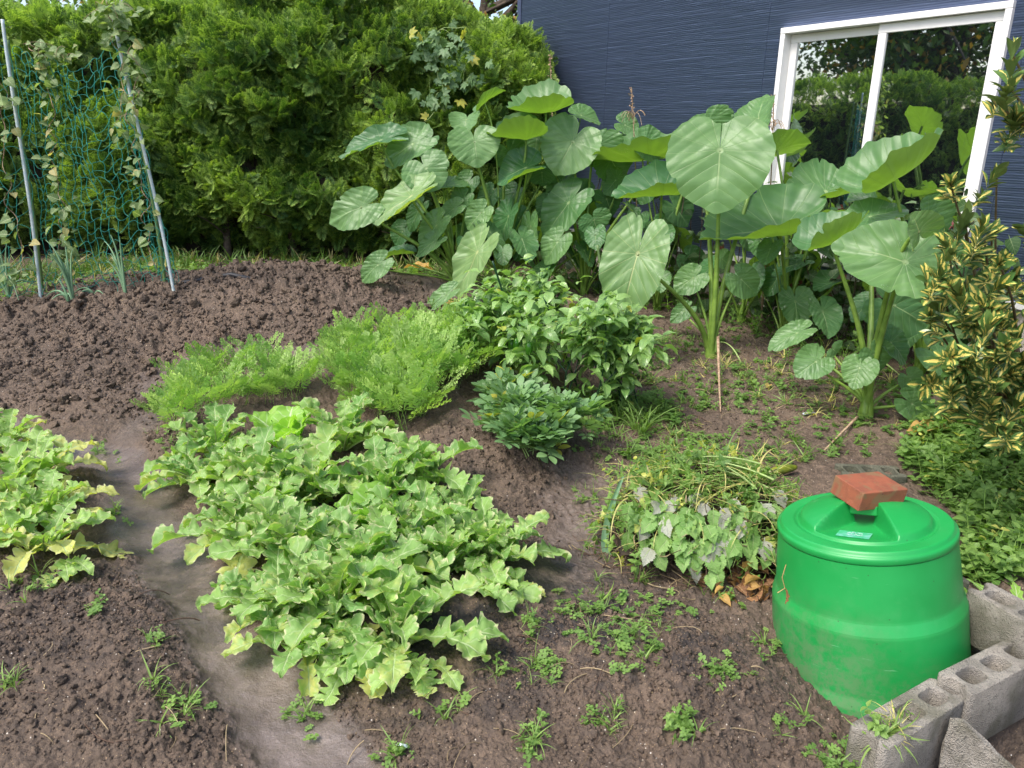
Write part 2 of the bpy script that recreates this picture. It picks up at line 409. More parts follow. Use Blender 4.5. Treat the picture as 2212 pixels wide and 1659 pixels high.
def siding_mat():
    t = NT('siding'); co = t.coord()                # object space: x along the wall, z up
    mp = t.n('ShaderNodeMapping'); t.l(co, mp.inputs[0]); mp.inputs['Scale'].default_value = (4., 1., 65.)
    nz = t.n('ShaderNodeTexNoise'); t.l(mp.outputs[0], nz.inputs['Vector']); nz.inputs['Scale'].default_value = 1.; nz.inputs['Detail'].default_value = 3; nz.inputs['Distortion'].default_value = .8
    mp2 = t.n('ShaderNodeMapping'); t.l(co, mp2.inputs[0]); mp2.inputs['Scale'].default_value = (2.0, 1., 13.)
    w = t.n('ShaderNodeTexWave', wave_type='BANDS', bands_direction='Z', wave_profile='SAW'); t.l(co, w.inputs['Vector'])
    w.inputs['Scale'].default_value = 12.5; w.inputs['Distortion'].default_value = 2.6; w.inputs['Detail'].default_value = 3; w.inputs['Detail Scale'].default_value = 1.0
    t.l(mp.outputs[0], w.inputs['Vector']); w.inputs['Scale'].default_value = .34
    h = t.math('ADD', t.math('MULTIPLY', w.outputs['Fac'], 1.2), t.math('MULTIPLY', nz.outputs['Fac'], .5))
    q = t.n('ShaderNodeSeparateXYZ'); t.l(co, q.inputs[0])
    px = t.math('PINGPONG', t.math('ADD', q.outputs[0], .36), .91)
    seam = t.sm(px, .0, .006, 1., 0.)
    pz = t.math('PINGPONG', t.math('ADD', q.outputs[2], -.15), .2275)
    h = t.math('SUBTRACT', h, t.math('MULTIPLY', seam, .7))
    c = t.mix(t.sm(h, .5, 1.3), (.090, .128, .235), (.175, .235, .400))
    c = t.mix(t.math('MULTIPLY', t.noise(co, 1.5, 3), .25), c, (.17, .215, .33))
    nr = t.bump(h, 1.0, .010)
    return t.end(t.pbr(c, .62, nr, .35).outputs[0])

def concrete_mat(name='concrete', a=(.30, .275, .235), b=(.20, .185, .16)):
    t = NT(name); co = t.coord(False)
    n = t.noise(co, 9, 5, .6); n2 = t.noise(co, 90, 4, .7); v = t.vor(co, 260)
    c = t.mix(t.sm(n, .35, .65), a, b); c = t.mix(t.sm(n2, .5, .75), c, tuple(x * .55 for x in b))
    c = t.mix(t.math('MULTIPLY', t.sm(t.noise(co, 4.5, 4), .50, .64), .6), c, (.12, .115, .075))
    c = t.mix(t.sm(t.vor(co, 120).outputs['Distance'], .10, .22, .75, 0.), c, (.05, .045, .038))
    h = t.math('ADD', n2, t.math('MULTIPLY', v.outputs['Distance'], .8))
    return t.end(t.pbr(c, .92, t.bump(h, .8, .006), .25).outputs[0])

def brick_mat():
    t = NT('red_brick'); co = t.coord()
    n = t.noise(co, 22, 5, .6); n2 = t.noise(co, 160, 4)
    c = t.mix(t.sm(n, .35, .68), (.27, .085, .044), (.20, .068, .038))
    c = t.mix(t.math('MULTIPLY', t.sm(t.noise(co, 14, 4, .6, 1.), .50, .62), .8), c, (.19, .12, .06))
    c = t.mix(t.sm(t.noise(co, 60, 5, .8), .60, .74), c, (.40, .20, .13))
    c = t.mix(t.sm(t.noise(co, 40, 3), .72, .76), c, (.05, .04, .04))
    return t.end(t.pbr(c, .8, t.bump(t.math('ADD', n, n2), .35, .004), .3).outputs[0])

def plastic_mat():
    t = NT('green_plastic'); co = t.coord(); q = t.n('ShaderNodeSeparateXYZ'); t.l(co, q.inputs[0])
    n = t.noise(co, 5, 4)
    c = t.mix(t.sm(n, .3, .7), (.009, .245, .048), (.014, .290, .064))
    # mud splashed on the lower wall
    mud = t.math('MULTIPLY', t.sm(t.math('ADD', q.outputs[2], t.math('MULTIPLY', t.noise(co, 6, 5, .65), -.30)), -.10, .08, 1., 0.), t.sm(t.noise(co, 60, 5, .8), .40, .58))
    side = t.sm(t.math('ADD', t.math('MULTIPLY', q.outputs[0], -1.), t.math('MULTIPLY', q.outputs[1], -.4)), .06, .26)
    mud2 = t.math('MULTIPLY', t.math('MULTIPLY', t.sm(q.outputs[2], .15, .42, 1., 0.), side), t.sm(t.noise(co, 30, 6, .8), .35, .60))
    mm = t.math('MULTIPLY', t.math('MAXIMUM', mud, mud2), .42)
    c = t.mix(mm, c, (.19, .16, .12))
    # fine scratches
    mp = t.n('ShaderNodeMapping'); t.l(co, mp.inputs[0]); mp.inputs['Scale'].default_value = (5, 5, 60)
    sc = t.math('MULTIPLY', t.sm(t.noise(mp.outputs[0], 3, 3), .70, .76), .35)
    c = t.mix(sc, c, (.25, .5, .3))
    c = t.mix(t.math('MULTIPLY', t.sm(t.noise(co, 12, 6, .75), .50, .72), .10), c, (.14, .36, .17))
    c = t.mix(t.math('MULTIPLY', t.sm(t.vor(co, 26).outputs['Distance'], .03, .06, 1., 0.), .6), c, (.03, .05, .02))
    ru = t.math('ADD', .34, t.math('MULTIPLY', t.math('ADD', mm, t.math('MULTIPLY', n, .2)), .5))
    wv = t.noise(co, 4, 2)
    return t.end(t.pbr(c, ru, t.bump(t.math('ADD', t.math('MULTIPLY', wv, 3.), t.math('MULTIPLY', t.noise(co, 300, 2), .05)), .12, .01), .5).outputs[0])

def glass_mat():
    t = NT('window_glass'); co = t.coord()
    g = t.n('ShaderNodeBsdfGlossy'); g.inputs['Roughness'].default_value = .015; g.inputs['Color'].default_value = (.80, .84, .84, 1)
    t.l(t.bump(t.noise(co, 1.6, 1), .05, .01), g.inputs['Normal'])
    d = t.n('ShaderNodeBsdfDiffuse'); d.inputs[0].default_value = (.012, .016, .018, 1)
    mx = t.n('ShaderNodeMixShader'); mx.inputs[0].default_value = .72; t.l(d.outputs[0], mx.inputs[1]); t.l(g.outputs[0], mx.inputs[2])
    return t.end(mx.outputs[0])

def euonymus_mat():
    t = NT('variegated_leaf'); s_, g, y, tt = t.attr(); co = t.coord(False); n = t.noise(co, 90, 3, .7)
    c = t.mix(g, (.060, .135, .030), (.15, .26, .065))
    lim = t.math('ADD', s_, t.math('MULTIPLY', t.math('SUBTRACT', n, .5), 1.1))
    m = t.math('MULTIPLY', t.sm(lim, .29, .40, 1., 0.), t.sm(tt, .88, .99, 1., 0.))
    m = t.math('MULTIPLY', m, t.sm(y, .2, .25))
    bf = t.n('ShaderNodeNewGeometry').outputs['Backfacing']
    c = t.mix(bf, t.mix(m, c, (.72, .60, .15)), (.12, .19, .05))
    pb = t.pbr(c, .28, t.bump(n, .1, .003), .5)
    tr = t.n('ShaderNodeBsdfTranslucent'); t.l(c, tr.inputs[0])
    mx = t.n('ShaderNodeMixShader'); mx.inputs[0].default_value = .18; t.l(pb.outputs[0], mx.inputs[1]); t.l(tr.outputs[0], mx.inputs[2])
    return t.end(mx.outputs[0])

MAT = dict(
    soil=soil_mat(), siding=siding_mat(), glass=glass_mat(), plastic=plastic_mat(), brick=brick_mat(), concrete=concrete_mat(),
    concrete_pale=concrete_mat('foundation_concrete', (.48, .44, .38), (.38, .35, .30)), oldblock=concrete_mat('old_concrete', (.15, .15, .11), (.09, .095, .065)),
    pvc=simple('white_frame', (.74, .73, .71), .38, nz=.05, nsc=6),
    rubber=simple('black_tube', (.02, .02, .022), .5, bump=.1),
    taro=taro_mat('taro_leaf', (.050, .150, .046), (.140, .265, .085), (.19, .31, .055), (.27, .39, .17)),
    taro_old=taro_mat('taro_leaf_pale', (.14, .26, .085), (.24, .37, .14), (.34, .42, .10), (.46, .52, .24), yel=(.52, .50, .16)),
    taro_stalk=simple('taro_stalk', (.21, .33, .055), .42, nz=.3, nsc=14, c2=(.12, .21, .032)),
    conifer=leaf('conifer_spray', (.040, .105, .022), (.115, .225, .042), vein=(.10, .19, .03), yellow=(.36, .50, .11), trans=.35, rough=.55, veins=0, mid=.0, bump=0, under=1.1, nsc=2.2, veinf=0.),
    core_brown=simple('dark_core_brown', (.050, .036, .022), .9, nz=.5, nsc=20),  # dark brown of the inner cores; in the hedge it paints the shade
    bark=simple('bark', (.10, .075, .055), .9, nz=.5, nsc=25, bump=.6),
    radish=leaf('radish_leaf', (.120, .27, .060), (.29, .45, .12), vein=(.42, .54, .26), yellow=(.50, .52, .15), trans=.32, rough=.5, veins=8, mid=.10, spots=.5, bump=.7, nsc=45, edge=(.50, .50, .28), veinf=.45),
    cabbage=leaf('cabbage_leaf', (.17, .38, .045), (.30, .50, .09), vein=(.55, .66, .38), yellow=(.45, .52, .10), trans=.38, rough=.45, veins=6, mid=.14, spots=.3, bump=.5),
    stalk=simple('pale_stalk', (.36, .48, .16), .45, nz=.25, nsc=30),
    carrot=leaf('carrot_leaf', (.17, .32, .07), (.40, .54, .18), vein=(.22, .38, .06), yellow=(.50, .46, .06), trans=.35, rough=.55, veins=0, veinf=0, mid=0, bump=0, nsc=6),
    pepper=leaf('pepper_leaf', (.12, .25, .065), (.30, .46, .14), vein=(.22, .36, .10), yellow=(.38, .42, .06), trans=.28, rough=.30, veins=6, mid=.07, bump=.6, nsc=40, spec=.6),
    pepper_fruit=simple('green_pepper_skin', (.045, .17, .012), .18, nz=.3),
    peanut=leaf('peanut_leaf', (.10, .21, .075), (.21, .35, .14), vein=(.2, .34, .13), trans=.28, rough=.40, veins=8, mid=.06, bump=.3),
    weed=leaf('weed_leaf', (.085, .18, .035), (.21, .34, .080), vein=(.28, .42, .12), yellow=(.5, .5, .12), trans=.35, rough=.5, veins=4, mid=.05, veinf=.25),
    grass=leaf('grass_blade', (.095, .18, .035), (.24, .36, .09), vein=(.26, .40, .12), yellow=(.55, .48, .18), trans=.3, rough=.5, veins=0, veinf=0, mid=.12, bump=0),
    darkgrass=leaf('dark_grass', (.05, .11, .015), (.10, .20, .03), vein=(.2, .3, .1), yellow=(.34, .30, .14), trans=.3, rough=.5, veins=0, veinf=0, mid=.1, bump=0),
    straw=leaf('dry_straw', (.16, .11, .06), (.42, .33, .19), vein=(.4, .32, .2), yellow=(.10, .06, .04), trans=.1, rough=.8, veins=0, veinf=0, mid=.0, bump=0),
    onion=leaf('onion_leaf', (.15, .28, .16), (.25, .40, .22), vein=(.2, .33, .16), yellow=(.5, .5, .2), trans=.15, rough=.45, veins=0, veinf=0, mid=0, bump=0),
    vine=leaf('vine_leaf', (.11, .19, .06), (.24, .32, .13), vein=(.40, .46, .26), yellow=(.42, .36, .14), trans=.35, rough=.55, veins=5, mid=.06),
    creeper=leaf('creeper_leaf', (.07, .15, .055), (.15, .25, .10), vein=(.3, .42, .24), trans=.3, rough=.5, veins=7, mid=.06),
    ivy=leaf('wall_vine_leaf', (.035, .085, .025), (.085, .15, .05), vein=(.16, .22, .10), yellow=(.16, .03, .03), trans=.25, rough=.42, veins=5, mid=.05),
    perilla=leaf('perilla_leaf', (.16, .31, .075), (.26, .42, .12), vein=(.36, .48, .2), yellow=(.5, .5, .1), trans=.3, rough=.55, veins=8, mid=.05, bump=.8),
    perilla_purple=leaf('wilted_perilla_leaf', (.24, .24, .19), (.38, .40, .31), vein=(.42, .42, .36), trans=.2, rough=.6, veins=8, mid=.05, bump=.9),
    dead=leaf('dead_leaf', (.35, .20, .06), (.62, .42, .13), vein=(.5, .35, .15), yellow=(.20, .10, .05), trans=.25, rough=.8, veins=6, mid=.05, bump=.5, spots=.5),
    gold=leaf('golden_leaf', (.62, .42, .03), (.80, .58, .05), vein=(.7, .55, .1), trans=.3, rough=.6, mid=.04),
    euonymus=euonymus_mat(),
    tree_leaf=leaf('tree_leaf', (.035, .075, .018), (.10, .17, .03), yellow=(.26, .16, .03), trans=.3, rough=.6, veins=0, veinf=0, mid=0, bump=0),
    pole=simple('pale_blue_pole', (.42, .52, .54), .45, nz=.15, nsc=60, c2=(.55, .60, .58)),
    pole_green=simple('green_pole', (.13, .22, .07), .5, nz=.2, nsc=40),
    stake=simple('dark_green_stake', (.012, .055, .022), .35, nz=.2, nsc=40),
    net=simple('teal_net', (.015, .22, .17), .6),
    shrubstem=simple('shrub_stem', (.20, .15, .07), .8, nz=.4, nsc=40),
    tassel=simple('dry_tassel', (.42, .31, .20), .85, nz=.3, nsc=60, c2=(.26, .16, .10)),
    gourd=simple('overripe_cucumber', (.20, .22, .02), .35, nz=.4, nsc=22, c2=(.09, .13, .01)),
    roof=simple('grey_roof', (.16, .17, .19), .6, nz=.3), render=simple('cream_render', (.55, .52, .46), .8), 
    lampmetal=simple('lamp_metal', (.05, .06, .06), .4), lampglass=simple('lamp_glass', (.55, .6, .62), .2),
    label=simple('pale_plastic', (.5, .52, .6), .4, nz=.3, nsc=80),
    marker=simple('worn_white_ink', (.62, .72, .70), .6), faded=None,
)
def faded_mat():
    t = NT('faded_sticker'); co = t.coord(); n = t.noise(co, 30, 4)
    return t.end(t.pbr(t.mix(t.sm(n, .4, .6), (.06, .42, .20), (.16, .48, .36)), .4, None, .5).outputs[0])
MAT['faded'] = faded_mat()

# ------------------------------------------------------------------ house wall plane
WP = atz(1813, 698, .27)                     # a point at the foot of the cladding
WD = norm(np.array([-.566, .824, 0.]))        # along the wall, away from the camera
WN = np.array([-.824, -.566, 0.])             # out of the wall, into the garden
def wall(px, py, off=0.):
    d = ray(px, py); o = WP + WN * off
    return CAM + d * (((o - CAM) @ WN) / (d @ WN))
WALLO = wall(1118, 200); WALLO[2] = 0        # far corner of the house
WX = -WD                                      # local x of the wall: from the far corner to the right
def wl(px, py, off=0.):                       # picture -> (x, z) on the wall
    p = wall(px, py, off); return float((p - WALLO) @ WX), float(p[2])
WROT = math.atan2(WX[1], WX[0])
def place_wall(o): o.location = [float(c) for c in WALLO]; o.rotation_euler = (0, 0, WROT); return o

# ------------------------------------------------------------------ sheet of soil
def make_ground():
    NA, NR = 720, 1050
    th = np.linspace(R(-47), R(47), NA); r = .85 * np.exp(np.linspace(0, 1, NR) * math.log(10.5 / .85))
    x = r[:, None] * np.sin(th)[None]; y = r[:, None] * np.cos(th)[None]
    # pull the fan on so that it covers the ground just in front of the camera
    z = full_z(x, y)
    wet = wetness(x, y); k = coarse(x, y)
    ch = np.zeros_like(x)
    for c in CHARC: ch = np.maximum(ch, np.exp(-((x - c[0]) ** 2 + (y - c[1]) ** 2) / .16))
    ch = np.maximum(ch, .6 * np.exp(-((x + 1.3) ** 2 + (y - 2.2) ** 2) / .3))
    C = np.stack([wet, ch, k, x * 0 + 1], -1).reshape(-1, 4)
    V = np.stack([x, y, z], -1).reshape(-1, 3)
    F = gridF(NR, NA)[:, ::-1]
    # the outer ring of the same sheet: shares the border of the fan and runs to the horizon
    n = NR * NA
    idx = lambda i, j: i * NA + j
    border = [idx(NR - 1, j) for j in range(0, NA, 1)]
    V2 = []; F2 = []; C2 = []
    prev = border; 
    for rr in (16, 40, 150):
        cur = []
        for j in range(NA):
            cur.append(n + len(V2)); a = th[j]; X, Y = rr * math.sin(a), rr * math.cos(a)
            V2.append([X, Y, .26 + .26 * 0]); C2.append([0, 0, 0, 1])
        for j in range(NA - 1): F2.append([prev[j], prev[j + 1], cur[j + 1], cur[j]][::-1])
        prev = cur
    for side in (0, NA - 1):
        col = [idx(i, side) for i in range(0, NR, 8)] + [idx(NR - 1, side)]
        prev = col; a0 = th[side]; sg = -1 if side == 0 else 1
        for da in (25, 60, 95, 133):
            cur = []
            for q in col:
                rr = math.hypot(V[q, 0], V[q, 1]); a = a0 + sg * R(da)
                X, Y = rr * math.sin(a), rr * math.cos(a)
                cur.append(n + len(V2)); V2.append([X, Y, float(base_z(X, Y)) - .03]); C2.append([0, 0, 0, 1])
            for j in range(len(col) - 1):
                f = [prev[j], prev[j + 1], cur[j + 1], cur[j]]
                F2.append(f if sg < 0 else f[::-1])
            prev = cur
    F2 = np.array(F2)
    return mk('soil_ground', np.vstack([V, V2]), np.vstack([F, F2]), MAT['soil'], None, (0, 0, 0), np.vstack([C, C2]))
tag(make_ground(), kind='structure')

# loose crumbs and clods of earth on the beds
def clods():
    acc = Acc()
    # a lumpy cube-sphere as template
    g = np.linspace(-1, 1, 4); V = []; F = []
    for ax in range(3):
        for sg in (-1, 1):
            a, b = np.meshgrid(g, g, indexing='ij'); c = np.full_like(a, sg)
            P = [None] * 3; P[ax] = c; P[(ax + 1) % 3] = a; P[(ax + 2) % 3] = b
            o = sum(len(v) for v in V); P = np.stack(P, -1).reshape(-1, 3); V.append(P)
            f = gridF(4, 4) + o; F.append(f if sg > 0 else f[:, ::-1])
    V = norm(np.vstack(V)); F = np.vstack(F)
    for k in range(7):
        W = V * (1 + .32 * np.sin(V @ rs.randn(3, 1) * 3 + k) + .2 * np.sin(V @ rs.randn(3, 1) * 7 + k)) * np.array([1, rs.uniform(.7, 1), rs.uniform(.5, .8)])
        tpl = (W, F, np.zeros((len(W), 4)))
        P = []
        for area, dens, size in [
            ([(0, 700), (150, 640), (420, 610), (700, 590), (900, 640), (980, 700), (700, 760), (380, 780), (350, 900), (0, 920)], 75, .013),
            ([(900, 980), (1080, 930), (1230, 1060), (1180, 1180), (960, 1050)], 130, .006),
            ([(0, 1230), (300, 1280), (560, 1659), (0, 1659)], 130, .0065),
            ([(640, 1659), (700, 1540), (1000, 1400), (1300, 1280), (1640, 1400), (1820, 1640)], 130, .0055),
            ([(300, 900), (460, 900), (420, 1010), (330, 1010)], 130, .008)]:
            p = sample_area(area, dens)
            if not len(p): continue
            w = wetness(p[:, 0], p[:, 1]); p = p[rs.rand(len(p)) > w * 1.2]
            s = size * np.exp(rs.randn(len(p)) * .50)
            p[:, 2] += s * .1
            fr = frames(rnd_dirs(len(p)), rnd_dirs(len(p)))
            instance(acc, tpl, p, fr, s, tint=np.zeros(len(p)), yel=np.zeros(len(p)))
    # small crumbs
    cube = np.array([[a, b, c] for c in (-1, 1) for a, b in ((-1, -1), (1, -1), (1, 1), (-1, 1))], float) * .62
    FQ = np.array([[0, 3, 2, 1], [4, 5, 6, 7], [0, 1, 5, 4], [1, 2, 6, 5], [2, 3, 7, 6], [3, 0, 4, 7]])
    for k in range(6):
        tpl = (cube * rs.uniform(.6, 1.3, (8, 3)), FQ, np.zeros((8, 4)))
        for area, dens, size in [
            ([(0, 700), (150, 640), (420, 610), (700, 590), (900, 640), (980, 700), (700, 760), (380, 780), (350, 900), (0, 920)], 420, .0065),
            ([(880, 980), (1080, 930), (1240, 1060), (1230, 1240), (960, 1100)], 900, .0042),
            ([(-40, 1200), (300, 1260), (560, 1680), (-40, 1680)], 1500, .0036),
            ([(560, 1680), (700, 1500), (1000, 1400), (1240, 1240), (1640, 1330), (1840, 1660)], 1500, .0034),
            ([(300, 880), (460, 880), (420, 1060), (330, 1060)], 900, .005), ([(1250, 1060), (1400, 1000), (1900, 900), (1900, 700), (1500, 640), (1300, 900)], 160, .005)]:
            p = sample_area(area, dens)
            w = wetness(p[:, 0], p[:, 1]); p = p[(rs.rand(len(p)) > w * 1.25) & (rs.rand(len(p)) < sstep(-.5, .3, fbm(p[:, 0] * 5, p[:, 1] * 5, 2)))]
            fr = frames(rnd_dirs(len(p)), rnd_dirs(len(p)))
            instance(acc, tpl, p, fr, size * np.exp(rs.randn(len(p)) * .4), tint=np.zeros(len(p)), yel=np.zeros(len(p)))
    for c in acc.C: c[:] = 0
    return tag(acc.build('soil_clods', MAT['soil'], None, (0, 0, 0)), kind='stuff')
clods()

# ------------------------------------------------------------------ the house
def make_house():
    root = empty('house', (0, 0, 0), 'house side clad in rippled navy blue siding, with one white framed window', 'house')
    place_wall(root)
    H, L, T = 5.2, 11.0, .18
    x0, z1 = wl(1693, 60); x1, _ = wl(2196, 3); zt = wl(2196, 3)[1]
    zl = wl(1693, 60)[1]; ztop = (zt + zl) / 2
    xm = wl(1908, 40)[0]; zb = .66
    print('WINDOW x', x0, x1, 'top', zl, zt, 'mid', xm, 'wallpt', WP)
    wz = .60                                     # foot of the cladding
    m = MAT['siding']; a = Acc()
    box(a, (0, 0, wz), (x0, T, H)); box(a, (x0, 0, ztop), (x1, T, H)); box(a, (x1, 0, wz), (L, T, H)); box(a, (x0, 0, wz), (x1, T, zb))
    w = a.build('wall', m, root, (0, 0, 0), smooth=False)
    # gable side, hidden behind the hedge
    a = Acc(); box(a, (.003, T, wz), (T, 6, H)); box(a, (L - T, T, wz), (L - .003, 6, H)); box(a, (T, 5.8, wz), (L - T, 5.997, H)); a.build('side_wall', m, root, (0, 0, 0), smooth=False)
    a = Acc(); V = np.array([[-.5, -.6, H - .15], [L + .5, -.6, H - .15], [L + .5, 3, H + 1.3], [-.5, 3, H + 1.3], [L + .5, 6.6, H - .15], [-.5, 6.6, H - .15]])
    a.add(np.vstack([V, V + [0, 0, .14]]), [[0, 3, 2, 1], [3, 5, 4, 2], [6, 7, 8, 9], [9, 8, 10, 11], [0, 1, 7, 6], [4, 5, 11, 10], [1, 2, 8, 7], [2, 4, 10, 8], [3, 0, 6, 9], [5, 3, 9, 11]])
    a.build('roof', MAT['roof'], root, (0, 0, 0), smooth=False)
    a = Acc(); box(a, (.02, .02, -.3), (L - .02, 5.9, wz - .012)); a.build('foundation', MAT['concrete_pale'], root, (0, 0, 0), smooth=False)
    a = Acc(); box(a, (-.0, -.018, wz - .010), (L, .10, wz + .03)); o = a.build('drip_edge', MAT['pvc'], root, (0, 0, 0), smooth=False)
    a = Acc(); box(a, (-.1, -.10, -.3), (L, .018, .27)); o = a.build('footing', MAT['concrete_pale'], root, (0, 0, 0), smooth=False); bevel(o, .006)
    # corner trim of the cladding
    a = Acc(); box(a, (-.022, -.012, wz + .002), (.045, .07, H - .01)); o = a.build('corner_trim', simple('trim', (.035, .05, .10), .55), root, (0, 0, 0), smooth=False); bevel(o, .004)
    # window
    fw = .040
    a = Acc(); y0, y1 = -.032, .11
    box(a, (x0, y0, ztop - fw), (x1, y1, ztop)); box(a, (x0, y0, zb), (x1, y1, zb + fw))
    box(a, (x0, y0 + .002, zb + fw), (x0 + fw, y1 - .002, ztop - fw)); box(a, (x1 - fw, y0 + .002, zb + fw), (x1, y1 - .002, ztop - fw))
    win = a.build('window', MAT['pvc'], root, (0, 0, 0), smooth=False); bevel(win, .003)
    def sash(xa, xb, y, sw=.058):
        a = Acc(); zl_, zh = zb + fw + .002, ztop - fw - .002
        box(a, (xa, y, zh - sw), (xb, y + .035, zh)); box(a, (xa, y, zl_), (xb, y + .035, zl_ + sw))
        box(a, (xa, y + .001, zl_ + sw), (xa + sw, y + .034, zh - sw)); box(a, (xb - sw, y + .001, zl_ + sw), (xb, y + .034, zh - sw))
        s = a.build('sash', MAT['pvc'], win, (0, 0, 0), smooth=False); bevel(s, .003)
        a = Acc(); box(a, (xa + sw - .005, y + .014, zl_ + sw - .005), (xb - sw + .005, y + .022, zh - sw + .005))
        a.build('pane', MAT['glass'], win, (0, 0, 0), smooth=False)
    sash(x0 + fw, xm + .036, .048); sash(xm - .024, x1 - fw, .004)
    # sash handle on the right frame
    hx, hz = wl(2075, 388); a = Acc(); box(a, (x1 - fw - .055, -.008, .98), (x1 - fw - .03, .006, 1.10)); o = a.build('handle', MAT['pvc'], win, (0, 0, 0), smooth=False); bevel(o, .003)
    # dark sheet behind the panes, standing in for the unlit room
    a = Acc(); box(a, (x0, .15, zb), (x1, .16, ztop)); a.build('dark_backing', simple('dark_room', (.02, .02, .02), .9), win, (0, 0, 0), smooth=False)
    return root, (x0, x1, zb, ztop)
HOUSE, WIN = make_house()

# ------------------------------------------------------------------ conifer hedge
def spray_template(seed):
    r = np.random.RandomState(seed); V = []; F = []; C = []
    def dia(p, d, L, w, nz, t0, t1):
        p = np.array(p); d = norm(np.array(d)); s = norm(np.cross(d, nz)); o = len(V)
        V.extend([p, p + d * L * .45 + s * w, p + d * L, p + d * L * .45 - s * w]); F.append([o, o + 1, o + 2, o + 3])
        for q in (t0, (t0 + t1) / 2, t1, (t0 + t1) / 2): C.append([.5, .5, q, q])
    nz = np.array([0, 0, 1.])
    P = lambda t: np.array([.10 * math.sin(t * 2 + seed), t, .16 * t * t])
    for t in np.linspace(0, .85, 6): dia(P(t), P(t + .15) - P(t), .22, .013, nz, t * .5, t * .6)
    for k, t in enumerate(np.linspace(.08, .92, 11)):
        sd = 1 if k % 2 else -1; L = .40 * (1 - t) ** .7 + .10; a = R(48 + r.uniform(-8, 8))
        b = np.array([sd * math.sin(a), math.cos(a), r.uniform(-.1, .25)])
        dia(P(t), b, L, .020, nz, t * .4, .75)
        for q in (.3, .5, .7, .88):
            for s2 in (-1, 1):
                aa = a * sd + s2 * R(38); bb = np.array([math.sin(aa), math.cos(aa), r.uniform(0, .3)])
                dia(P(t) + norm(b) * L * q, bb, .22 * (1.1 - q * .55) * (.75 + L), .017, nz, .3 + .3 * q, 1.)
    return np.array(V), np.array(F), np.array(C)
SPRAYS = [spray_template(i) for i in range(4)]
